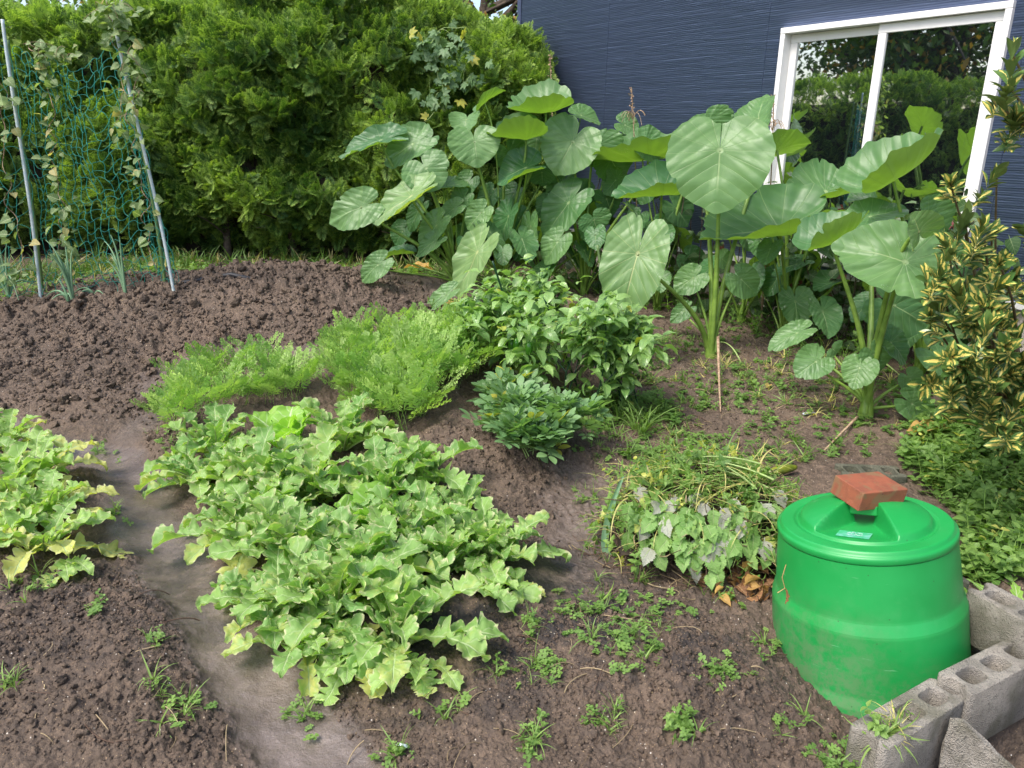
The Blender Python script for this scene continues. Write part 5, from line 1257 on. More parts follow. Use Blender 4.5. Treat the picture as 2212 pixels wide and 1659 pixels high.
# ------------------------------------------------------------------ pepper plants with their stakes
PEPL = [tpl(lambda t: .25 * math.sin(math.pi * min(1, t) ** .68) + .002, 8, 5, .25, 1.2, .02, .22, s) for s in range(3)]
def bush_leaves(acc, tpls, tips, dirs, per, scale, spread=.03, droop=.3, up=.4, tint=(.1, .9), yel=.03):
    n = len(tips) * per; i = np.repeat(np.arange(len(tips)), per)
    az = rs.uniform(0, 6.28, n); d = np.stack([np.cos(az), np.sin(az), rs.uniform(-droop, up, n)], -1) + dirs[i] * .4
    p = tips[i] + rs.randn(n, 3) * spread; nr = np.array([0, 0, 1.]) + rs.randn(n, 3) * .28
    k = rs.randint(0, len(tpls), n)
    for j in range(len(tpls)):
        m = k == j
        instance(acc, tpls[j], p[m], frames(d[m], nr[m]), scale * rs.uniform(.6, 1.2, m.sum()), tint=rs.uniform(*tint, m.sum()), yel=(rs.rand(m.sum()) < yel) * .8)
def twig_bush(b, h, w, nst, depth=3, lean=(0, 0), r=.006, up=1.):
    """forking stems; returns accumulator and the tips"""
    a = Acc(); tips = []; dirs = []
    def grow(p, d, l, rr, k):
        e = p + d * l; m = (p + e) / 2 + rs.randn(3) * l * .06
        V, F = tube(bez(p, m, e, 5), np.linspace(rr, rr * .7, 5), 5); a.add(V, F)
        for q in (.5, 1.): tips.append(p + (e - p) * q); dirs.append(d)
        if k == 0: return
        for _ in range(2 if rs.rand() < .75 else 3):
            grow(e, norm(d + rs.randn(3) * .42 * w + [0, 0, .22 * up]), l * rs.uniform(.65, .9), rr * .68, k - 1)
    for s in range(nst):
        d = norm(np.array([lean[0], lean[1], 1.]) + rs.randn(3) * .28 * w)
        grow(b + rs.randn(3) * [.02, .02, 0], d, h * .42, r, depth)
    return a, np.array(tips), np.array(dirs)
def pepper_plant(px, py, h, label, fruit=5, lean=(0, 0), w=1.):
    b = ground(px, py); root = empty('pepper_plant', b, label, 'pepper plant', 'pepper plants tied to thin green stakes')
    a, tips, dirs = twig_bush(b, h * 1.30, w * .95, 3, 3, lean); a.build('stem', MAT['stake'], root)
    acc = Acc(); hi = tips[:, 2] > b[2] + h * .22
    bush_leaves(acc, PEPL, tips[hi], dirs[hi], 3, .100, .04, 1.7, .15); acc.build('foliage', MAT['pepper'], root)
    V0, F0 = lathe([(.001, .012), (.008, .010), (.017, .0), (.020, -.02), (.018, -.04), (.013, -.058), (.006, -.064), (.001, -.066)], 12)
    k = np.where(hi)[0]
    for q in range(fruit):
        p = tips[rs.choice(k)] + rs.randn(3) * .02 - [0, 0, .03]; V, F = tube([p + [0, 0, .03], p + [.004, 0, .02], p + [0, 0, .008]], .0022, 5)
        f = Acc(); f.add(V0 + p, F0); f.add(V, F); f.build('fruit', MAT['pepper_fruit'], root)
pepper_plant(1115, 830, .33, 'leftmost pepper plant, leaning over the carrots', 4, (-.40, 0), 1.2)
pepper_plant(1205, 885, .40, 'middle pepper plant, full of glossy leaves and small green fruits', 8, (-.15, 0), 1.3)
pepper_plant(1290, 900, .36, 'second pepper plant from the right, with yellowing lowest leaves', 3, (.05, 0), .8)
pepper_plant(1150, 775, .35, 'pepper plant at the back, in front of the taro stalks', 3, (-.1, 0), .9)
pepper_plant(1365, 880, .28, 'thin dark pepper plant at the right end, under the big pale taro leaf', 2, (-.05, 0), .7)
def stake(p0, p1, label, r=.0055, mat='stake'):
    V, F = tube(np.linspace(0, 1, 24)[:, None] * (p1 - p0) + p0, r * (1 + .12 * (np.arange(24) % 2)), 8, True); a = Acc(); a.add(V, F)
    tag(a.build('stake', MAT[mat], None, p0), label, 'stake', 'thin garden stakes among the pepper plants')
def stk(bx, by, tx, ty, label, dy=0, **k):
    p0 = ground(bx, by); stake(p0 - [0, 0, .05], at(tx, ty, p0[1] + dy), label, **k)
stk(1150, 800, 1064, 564, 'dark green stake leaning left out of the pepper leaves', -.1)
stk(1350, 890, 1303, 671, 'dark green stake with a grey tip, below the big pale leaf', 0)
stk(1260, 850, 1175, 642, 'dark green stake sunk deepest in the pepper leaves', -.1)
stk(1315, 700, 1291, 530, 'knobbly green stake behind the pepper plants', 0, r=.009, mat='pole_green')

# ------------------------------------------------------------------ peanut plants
def compound(nl=4):
    L = tpl(lambda t: .27 * math.sin(math.pi * min(t, 1) ** .95) ** .8 + .004, 6, 5, .15, .35)
    return tmerge([(L, rz(a), .62, (sx, sy, 0)) for a, sx, sy in ((.55, -.06, .80), (-.55, .06, .80), (1.2, -.06, .52), (-1.2, .06, .52))] + [((np.array([[-.012, 0, 0], [.012, 0, 0], [.010, .85, .02], [-.010, .85, .02]]), np.array([[0, 1, 2, 3]]), np.array([[0, .5, 0, .1]] * 4)), np.eye(3), 1., (0, 0, 0))])
PNUT = [compound()]
def peanut(px, py, h, label):
    b = ground(px, py); root = empty('peanut_plant', b, label, 'peanut plant', 'peanut plants in front of the peppers')
    a, tips, dirs = twig_bush(b, h, 1.4, 4, 2, (0, 0), .0035, .3); a.build('stem', MAT['stalk'], root)
    acc = Acc(); bush_leaves(acc, PNUT, tips, dirs, 3, .095, .015, .1, .9); acc.build('foliage', MAT['peanut'], root)
for q, lab in (((1165, 995, .17), 'nearest peanut plant, with dewy four part leaves'), ((1205, 965, .20), 'tallest peanut plant, right under the middle pepper plant'), ((1080, 890, .13), 'small peanut plant between the carrots and the pepper stems'), ((1130, 950, .16), 'peanut plant just behind the nearest one')): peanut(*q, lab)

# ------------------------------------------------------------------ spring onions
def onion(px, py, n, L, label, flop=.3):
    b = ground(px, py); a = Acc()
    for i in range(n):
        az = rs.uniform(0, 6.28); el = rs.uniform(1.05, 1.5) if rs.rand() > flop else rs.uniform(.2, .9); l = L * rs.uniform(.6, 1.1)
        e = b + np.array([math.cos(az) * math.cos(el) * l, math.sin(az) * math.cos(el) * l * .6, math.sin(el) * l]); m = b + np.array([0, 0, l * .55]) + (e - b) * .25
        if el < .9: e[2] = b[2] + .02
        P = bez(b, m, e, 12); V, F = tube(P, np.linspace(.011, .002, 12), 6); a.add(V, F, (0, rs.rand(), 0, .5))
    tag(a.build('spring_onion', MAT['onion'], None, b), label, 'spring onion', 'spring onions in front of the net')
onion(22, 655, 9, .50, 'spring onion clump cut by the left edge of the photo', .5); onion(158, 650, 11, .42, 'tallest, densest spring onion clump in front of the net', .1)
onion(272, 638, 8, .40, 'spring onion clump left of the right pole, one leaf bent to the soil', .3); onion(205, 640, 3, .2, 'tiny spring onion with two bent leaves, between the two big clumps', .8); onion(150, 668, 4, .2, 'small spring onion nearest the bare soil', .9)

# ------------------------------------------------------------------ climbers on the net
HEART = [tpl(w_heart, 7, 7, .30, .5, .02, .25, s) for s in range(3)]
def climber(pathpx, Y, label, size=.07, dens=14, puff=.05, name='climbing_vine', tpls=HEART, mat='vine', cat='climbing plant', group='vines climbing the green net', clump=()):
    P = np.array([at(x, y, Y) for x, y in pathpx]); 
    t = np.linspace(0, len(P) - 1, len(P) * 8); i = np.minimum(t.astype(int), len(P) - 2); Q = P[i] + (P[i + 1] - P[i]) * (t - i)[:, None] + .02 * np.stack([np.sin(t * 5), np.cos(t * 7), 0 * t], -1)
    root = empty(name, Q[0], label, cat, group); V, F = tube(Q, .0026, 5); a = Acc(); a.add(V, F)
    n = int(dens * len(P)); tips = Q[rs.randint(0, len(Q), n)] + rs.randn(n, 3) * puff * [1, .5, 1]
    for (cx, cy, rx, ry, k) in clump:
        c = np.array([at(cx + rs.randn() * rx, cy + rs.randn() * ry, Y + rs.randn() * .05) for _ in range(k)]); tips = np.vstack([tips, c])
        for q in range(4):
            e = c[rs.randint(len(c))]; e2 = c[rs.randint(len(c))]; V, F = tube(bez(e, (e + e2) / 2 + [0, -.03, .05], e2, 8), .0015, 4); a.add(V, F)
    a.build('stem', MAT['tassel' if mat == 'vine' else 'stalk'], root)
    acc = Acc(); n = len(tips); az = rs.uniform(0, 6.28, n); d = np.stack([np.cos(az) * .7, -.15 + .2 * np.sin(az), rs.uniform(-.9, .25, n)], -1); nr = np.array([-.2, -.75, .65]) + rs.randn(n, 3) * .45
    k = rs.randint(0, len(tpls), n)
    for j in range(len(tpls)):
        m = k == j; instance(acc, tpls[j], tips[m], frames(d[m], nr[m]), size * rs.uniform(.55, 1.15, m.sum()), tint=rs.rand(m.sum()), yel=(rs.rand(m.sum()) < .18) * rs.rand(m.sum()))
    acc.build('foliage', MAT[mat], root); return root
ny = PB[0][1] + .0
climber([(130, 600), (145, 540), (135, 490), (138, 440), (120, 380), (112, 330), (115, 270), (112, 215), (100, 165), (85, 120), (60, 98)], ny, 'vine climbing the middle of the net between the two poles', .066, 6, .03, clump=[(110, 108, 34, 9, 24), (135, 535, 14, 18, 16), (150, 120, 30, 8, 10)])
climber([(335, 590), (325, 540), (312, 480), (318, 430), (300, 370), (290, 310), (278, 250), (268, 190), (258, 120), (243, 60), (236, 12)], PB[1][1] - .03, 'dense vine twisting up the right pale blue pole', .064, 5, .04, clump=[(245, 45, 20, 26, 34), (285, 140, 14, 38, 24), (275, 225, 14, 30, 18), (230, 20, 18, 12, 14), (300, 190, 10, 22, 10)])
climber([(50, 600), (48, 520), (20, 450), (14, 380), (6, 300), (10, 230), (2, 160)], ny - .04, 'thin vine at the left edge of the photo, beside the left pole', .08, 5, .04, clump=[(20, 590, 20, 20, 10)])
# five fingered creeper on the hedge
def palm(n=5):
    L = tpl(lambda t: .24 * math.sin(math.pi * min(t, 1) ** .8) + .003, 6, 5, .15, .4)
    return tmerge([(L, rz(a), s, (0, 0, 0)) for a, s in ((0, 1.), (.75, .9), (-.75, .9), (1.5, .65), (-1.5, .65))])
PALM = [palm()]
climber([(905, 270), (950, 235), (960, 180), (930, 140), (920, 100), (960, 60), (1010, 60)], HY - .42, 'five fingered creeper hanging on the hedge near the navy wall', .080, 3, .05, 'creeper', PALM, 'creeper', 'creeper', None, [(935, 95, 38, 20, 24), (1000, 125, 30, 26, 20), (960, 190, 26, 26, 18), (1010, 180, 20, 20, 8)])

# ------------------------------------------------------------------ dry maize tassels behind the taros
def tassel(px, py, bx, by, Y, label):
    t = at(px, py, Y); b = np.array([at(bx, by, Y)[0], Y, .2]); a = Acc(); V, F = tube(bez(b, (b + t) / 2 + [.03, 0, 0], t, 10), np.linspace(.008, .003, 10), 6); a.add(V, F)
    m = b + (t - b) * .86
    for k in range(9):
        az = rs.uniform(0, 6.28); e = m + np.array([math.cos(az) * .10, math.sin(az) * .10, rs.uniform(-.06, .05)]); V, F = tube(bez(m, m + [math.cos(az) * .05, math.sin(az) * .05, .12], e, 8), .0022, 4); a.add(V, F)
    n = 60; s = np.linspace(.88, 1, n)[:, None]; p = b + (t - b) * s + rs.randn(n, 3) * .006; an = Acc(); instance(an, LEAFQ, p, frames(rnd_dirs(n, .5), rnd_dirs(n)), .018)
    a.add(np.vstack(an.V), np.vstack(an.F)); tag(a.build('maize_stalk', MAT['tassel'], None, b), label, 'maize stalk', 'dry maize tassels above the taro leaves')
tassel(1188, 118, 1200, 540, 6.9, 'dry maize tassel in front of the corner of the hedge'); tassel(1364, 188, 1385, 540, 6.5, 'dry maize tassel in front of the plain navy wall'); tassel(1672, 205, 1655, 600, 5.6, 'dry maize tassel beside the left jamb of the window')

# ------------------------------------------------------------------ vines along the foot of the wall
def wall_vines():
    a = Acc(); acc = Acc(); P = []
    for k in range(95):
        px = rs.uniform(1180, 2140); py0 = 722 + (px - 1813) * .226; p = ground(px, py0 + rs.uniform(-4, 24)); h = rs.uniform(.35, .95)
        e = p + np.array([rs.uniform(-.2, .12), rs.uniform(-.2, .05), h]); Q = bez(p, (p + e) / 2 + rs.randn(3) * .08, e, 8); V, F = tube(Q, .004, 5); a.add(V, F); P.append(Q[rs.randint(1, 8, 16)] + rs.randn(16, 3) * .07)
    P = np.vstack(P); n = len(P); ivy = [tpl(w_heart, 6, 5, .25, .4, .02, .2, s) for s in range(2)]
    root = empty('wall_vine', P.mean(0) * [1, 1, 0], 'dark leafy vines growing at the foot of the navy wall behind the taros', 'climbing plant'); a.build('stem', MAT['bark'], root)
    k = rs.randint(0, 2, n); d = rnd_dirs(n) * [1, 1, .6] + [0, 0, -.35]; nr = np.array([-.45, -.6, .6]) + rs.randn(n, 3) * .4
    yel = (rs.rand(n) < .05) * 1.
    for j in range(2):
        m = k == j; instance(acc, ivy[j], P[m], frames(d[m], nr[m]), .085 * rs.uniform(.5, 1.2, m.sum()), tint=rs.rand(m.sum()), yel=yel[m])
    acc.build('foliage', MAT['ivy'], root)
wall_vines()

# ------------------------------------------------------------------ variegated shrub at the right
EUO = [tpl(lambda t: .21 * math.sin(math.pi * min(t, 1) ** 1.15) ** .9 + .006, 8, 7, .28, .5, .0, .06, s) for s in range(2)]
def euonymus():
    root = empty('variegated_shrub', ground(2150, 900) + [0.05, 0, 0], 'variegated shrub with yellow hearted green leaves, cut by the right edge', 'shrub')
    b = np.array(root.location); a = Acc(); acc = Acc()
    Y0 = 2.62; ends = []
    for x, y in [(2062, 385), (2135, 378), (2080, 470), (2125, 500), (2180, 505), (2060, 560), (2100, 600), (2150, 610), (2200, 600), (2040, 660), (2090, 690), (2140, 700), (2190, 690), (2060, 740), (2110, 780), (2160, 800), (2205, 780), (2080, 840), (2140, 870), (2190, 870), (2035, 600), (2020, 690), (2105, 545), (2165, 560), (2050, 520), (2150, 930), (2200, 940), (2230, 520), (2250, 640), (2250, 760), (2130, 650), (2175, 740), (2120, 730), (2075, 640), (2060, 800), (2100, 860)]:
        ends.append(at(x + rs.randn() * 12, y + rs.randn() * 12, Y0 + rs.uniform(-.18, .35)))
    for k in range(34): ends.append(at(rs.uniform(2035, 2300), rs.uniform(560, 930), Y0 + rs.uniform(-.1, .4)))
    for x, y in ((2188, 118), (2182, 190), (2196, 255), (2172, 240)): ends.append(at(x, y, Y0 - .1))
    for e in ends:
        fork = b + (e - b) * rs.uniform(.4, .7) * [1, 1, 1] + rs.randn(3) * .06
        V, F = tube(bez(b if e[2] < 1.45 or project(e)[1] > 330 else at(2330, 420, Y0), fork if project(e)[1] > 330 else (e + at(2290, 330, Y0)) / 2, e, 10), np.linspace(.010, .003, 10), 6); a.add(V, F)
        # whorls of leaves up the last part of the shoot
        d = norm(e - fork); d = norm(d + [0, 0, .5] + rs.randn(3) * .45); L = rs.uniform(.10, .20); n = rs.randint(26, 40)
        s = rs.rand(n) ** .8; p = e - d * (L * (1 - s))[:, None]; az = np.arange(n) * 2.4; ref = norm(np.cross(d, [.3, .9, .1])); r2 = np.cross(d, ref)
        out = ref * np.cos(az)[:, None] + r2 * np.sin(az)[:, None]; dd = out * (1.15 - .75 * s)[:, None] + d * (.35 + .75 * s)[:, None] + rs.randn(n, 3) * .12
        nr = d - out * .5 + rs.randn(n, 3) * .15; k = rs.randint(0, 2, n)
        for j in range(2):
            m = k == j; instance(acc, EUO[j], p[m], frames(dd[m], nr[m]), .066 * rs.uniform(.55, 1.2, m.sum()), tint=rs.rand(m.sum()), yel=(rs.rand(m.sum()) < .88) * 1.)
    for c in acc.C: pass
    a.build('branch', MAT['shrubstem'], root); acc.build('foliage', MAT['euonymus'], root)
euonymus()

# ------------------------------------------------------------------ weeds and grass
def clover_t(h=.5, lf=.34, seed=0):
    r = np.random.RandomState(seed); P = []
    stem = lambda x, y, z: (np.array([[-.012, 0, 0], [.012, 0, 0], [x + .012, y, z], [x - .012, y, z]]), np.array([[0, 1, 2, 3]]), np.array([[0, .5, 0, .1]] * 4))
    L = tpl(lambda t: .44 * math.sin(math.pi * min(t, 1) ** 1.6) ** .6 + .01, 4, 3, .2, .3)
    for k in range(4):
        a = r.uniform(0, 6.28); l = r.uniform(.25, .6); x, y, z = math.cos(a) * l, math.sin(a) * l, h * r.uniform(.5, 1.2)
        P.append((stem(x, y, z), np.eye(3), 1, (0, 0, 0)))
        for q in range(3): P.append((L, rz(q * 2.094 + a), lf, (x, y, z)))
    return tmerge(P)
def tuft_t(n=7, seed=0, w=.035, flop=1.):
    r = np.random.RandomState(seed); st = []
    global rs
    for k in range(n):
        V, F, C = strip(6, 3, r.uniform(.6, 1.1), lambda t: w * (1.02 - t) ** .7, (r.uniform(-.05, .05), r.uniform(-.05, .05), 0), r.uniform(0, 6.28), r.uniform(.8, 1.5), r.uniform(.5, 1.9) * flop, .25, 0, .5, 0)
        st.append(((V, F, C), np.eye(3), 1., (0, 0, 0)))
    return tmerge(st)
def sprig_t(n=5, seed=0, wf=w_ovate, h=1.):
    r = np.random.RandomState(seed); L = tpl(wf, 5, 5, .2, .6); P = []
    top = np.array([r.uniform(-.25, .25), r.uniform(-.25, .25), h])
    P.append(((np.array([[-.014, 0, 0], [.014, 0, 0], [top[0] + .01, top[1], h], [top[0] - .01, top[1], h]]), np.array([[0, 1, 2, 3]]), np.array([[0, .5, 0, .1]] * 4)), np.eye(3), 1, (0, 0, 0)))
    for k in range(n):
        t = (k + 1) / n; a = k * 1.57 + r.uniform(-.3, .3)
        for s in (0, math.pi): P.append((L, rz(a + s) @ rx(r.uniform(-.2, .5)), .42 * (1.15 - .5 * t), tuple(top * t)))
    return tmerge(P)
CLV = [clover_t(seed=i) for i in range(4)]; TUFT = [tuft_t(7, i) for i in range(4)]; SPR = [sprig_t(4, i) for i in range(4)]; SPR2 = [sprig_t(3, i + 9, w_round, .6) for i in range(3)]
class Cover:
    def __init__(s, name, mat, label=None): s.a = Acc(); s.name = name; s.mat = mat; s.label = label
    def put(s, tpls, P, size, up=.25, tint=(0, 1), yel=0.):
        n = len(P)
        if not n: return
        k = rs.randint(0, len(tpls), n); Z = np.array([0, 0, 1.]) + rs.randn(n, 3) * up; X = rnd_dirs(n); Zn = norm(Z); Y = norm(np.cross(Zn, X)); X = np.cross(Y, Zn); fr = np.stack([X, Y, Zn], -1)
        for j in range(len(tpls)):
            m = k == j
            if m.any(): instance(s.a, tpls[j], P[m] - [0, 0, .004], fr[m], size * rs.uniform(.55, 1.25, m.sum()), tint=rs.uniform(*tint, m.sum()), yel=(rs.rand(m.sum()) < yel) * .9)
    def end(s):
        o = s.a.build(s.name, MAT[s.mat], None, (0, 0, 0)); tag(o, s.label, None, None, 'stuff'); return o
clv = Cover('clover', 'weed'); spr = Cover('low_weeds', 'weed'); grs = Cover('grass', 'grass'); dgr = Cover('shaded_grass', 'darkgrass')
def thin(P, k, sc, lo=-.1, hi=.25):      # keep clumps
    return P[rs.rand(len(P)) < sstep(lo, hi, fbm(P[:, 0] * sc + k, P[:, 1] * sc, 3))]
RIGHT = [(1935, 985), (2010, 900), (2300, 860), (2300, 1262), (2090, 1262), (2078, 1130), (1990, 1052)]
clv.put(CLV, sample_area(RIGHT, 330), .10, .2); spr.put(SPR, sample_area(RIGHT, 420), .13, .3, (.0, 1), .04); spr.put(SPR2, sample_area(RIGHT, 220), .10, .3); grs.put(TUFT, sample_area(RIGHT, 40), .14)
PEPF = [(1120, 920), (1240, 860), (1420, 860), (1560, 960), (1480, 1060), (1250, 1050), (1150, 1000)]
grs.put(TUFT, thin(sample_area(PEPF, 240), 3, 3, -.35, .1), .12, .35, (0, .5)); clv.put(CLV, thin(sample_area(PEPF, 260), 5, 3), .075, .2); spr.put(SPR, thin(sample_area(PEPF, 160), 7, 3), .085)
CH = [(1290, 900), (1400, 900), (1400, 960), (1290, 960)]; grs.put(TUFT, sample_area(CH, 260), .20, .15, (0, .4))
MIDR = [(1380, 740), (1560, 700), (2080, 830), (2010, 960), (1760, 1010), (1480, 1060), (1330, 1080), (1380, 860)]
clv.put(CLV, thin(sample_area(MIDR, 210), 11, 2.6, -.15, .3), .05, .2, (.0, .5)); grs.put(TUFT, thin(sample_area(MIDR, 130), 13, 2.3, -.1, .3), .10, .6, (0, .5), .3); spr.put(SPR2, thin(sample_area(MIDR, 100), 15, 2.3), .06); spr.put(SPR, thin(sample_area(MIDR, 90), 17, 2.3), .07)
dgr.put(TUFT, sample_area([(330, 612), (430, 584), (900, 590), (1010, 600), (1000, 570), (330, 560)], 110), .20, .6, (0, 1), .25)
spr.put(SPR2, sample_area([(380, 602), (620, 588), (900, 596), (1000, 650), (900, 622), (600, 600), (420, 625)], 90), .10); clv.put(CLV, sample_area([(430, 600), (620, 588), (960, 596), (980, 640), (900, 616), (600, 602)], 120), .08)
UNET = [(-60, 690), (60, 680), (200, 655), (400, 628), (420, 600), (-60, 610)]
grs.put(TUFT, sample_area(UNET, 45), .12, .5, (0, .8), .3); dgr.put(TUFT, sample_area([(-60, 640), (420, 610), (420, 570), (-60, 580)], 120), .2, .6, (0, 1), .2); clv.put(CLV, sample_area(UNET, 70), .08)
UTARO = [(1000, 640), (1240, 640), (1500, 690), (2000, 820), (1900, 760), (1500, 640), (1200, 590), (900, 590)]
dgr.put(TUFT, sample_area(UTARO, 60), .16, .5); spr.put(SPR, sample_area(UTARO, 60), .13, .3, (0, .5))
F1 = [(1210, 1230), (1300, 1200), (1480, 1290), (1500, 1400), (1330, 1470), (1180, 1380)]
clv.put(CLV, thin(sample_area(F1, 420), 21, 6, -.1, .25), .038, .2); grs.put(TUFT, thin(sample_area(F1, 90), 23, 4), .10, .5)
for (x, y, r, n1, n2, n3) in [(1265, 1335, 60, 14, 5, 4), (1400, 1345, 60, 10, 10, 8), (1355, 1390, 50, 14, 5, 3), (1560, 1470, 60, 16, 4, 8), (1300, 1560, 40, 6, 6, 4), (1150, 1600, 45, 10, 3, 6), (1475, 1585, 40, 14, 4, 6), (855, 1625, 30, 5, 3, 3), (660, 1540, 60, 6, 5, 1),
        (385, 1520, 55, 8, 10, 4), (340, 1400, 35, 2, 3, 3), (215, 1330, 25, 5, 1, 2), (60, 1270, 50, 3, 10, 2), (35, 1480, 40, 0, 7, 0), (960, 1530, 60, 3, 5, 1), (1090, 1450, 60, 4, 4, 2), (1370, 1450, 60, 8, 3, 4), (1150, 1360, 40, 6, 5, 3), (1180, 1440, 40, 12, 6, 2), (1560, 1290, 60, 12, 4, 4), (1380, 1200, 60, 10, 5, 4),
        (1810, 1640, 60, 22, 4, 8), (1880, 1650, 50, 20, 4, 10), (1700, 1560, 60, 4, 3, 2), (1660, 1400, 50, 5, 2, 5), (1265, 1080, 40, 6, 6, 2), (250, 1110, 30, 5, 5, 1), (220, 960, 30, 6, 5, 3), (375, 935, 60, 18, 10, 5), (1310, 990, 60, 10, 12, 3), (890, 1270, 60, 6, 3, 2), (1030, 1180, 70, 8, 3, 1)]:
    for cov, tp, n, sz in ((clv, CLV, int(n1 * 1.4), .034), (grs, TUFT, int(n2 * .7), .08), (spr, SPR, n3, .045)):
        if n: P = np.array([ground(x + rs.randn() * r * .5, y + rs.randn() * r * .35) for _ in range(n)]); cov.put(tp, P, sz, .3, (.2, 1))
BLK = [ground(*p) for p in [(2110, 1372), (2140, 1380), (2170, 1395), (2120, 1390), (2150, 1400), (2185, 1400), (2100, 1360), (2130, 1360)] * 5]
spr.put(SPR2, np.array(BLK) + rs.randn(len(BLK), 3) * [.03, .03, 0], .06)
# weeds rooted in the hollow of the front block
A_ = np.array([*((A0 + A1) / 2)[:2], za - .02]); dA = (A1 - A0) / np.linalg.norm(A1 - A0)
Pw = np.array([A_ - dA * rs.uniform(.04, .14) + rs.randn(3) * [.012, .012, 0] for _ in range(9)]); grs.put(TUFT, Pw, .10, .6, (.5, 1), .3); spr.put(SPR, Pw, .07, .5, (.6, 1))
clv.end(); spr.end(); grs.end(); dgr.end()

# thin, long crabgrass runners and fallen twigs and straw on the soil
def litter():
    a = Acc()
    for area, n in (([(1380, 740), (2080, 830), (2010, 960), (1400, 1060)], 500), ([(700, 1659), (1200, 1300), (1640, 1380), (1820, 1640)], 60), ([(0, 1300), (300, 1280), (500, 1659), (0, 1659)], 30), ([(1250, 700), (1700, 700), (2050, 900), (1700, 900)], 300), ([(0, 650), (900, 600), (900, 760), (0, 880)], 40)):
        P = sample_area(area, 120)
        for p in P[rs.permutation(len(P))[:n]]:
            l = rs.uniform(.03, .14); az = rs.uniform(0, 6.28); e = p + [math.cos(az) * l, math.sin(az) * l, 0]; e[2] = macro(e[0], e[1]) + .015; m = (p + e) / 2 + rs.randn(3) * l * .15 + [0, 0, .008]
            V, F = tube(bez(p, m, e, 6), rs.uniform(.0008, .0020), 4); a.add(V, F, (.5, rs.rand(), (rs.rand() < .4) * .9, .5))
    tag(a.build('plant_litter', MAT['straw'], None, (0, 0, 0)), kind='stuff')
litter()

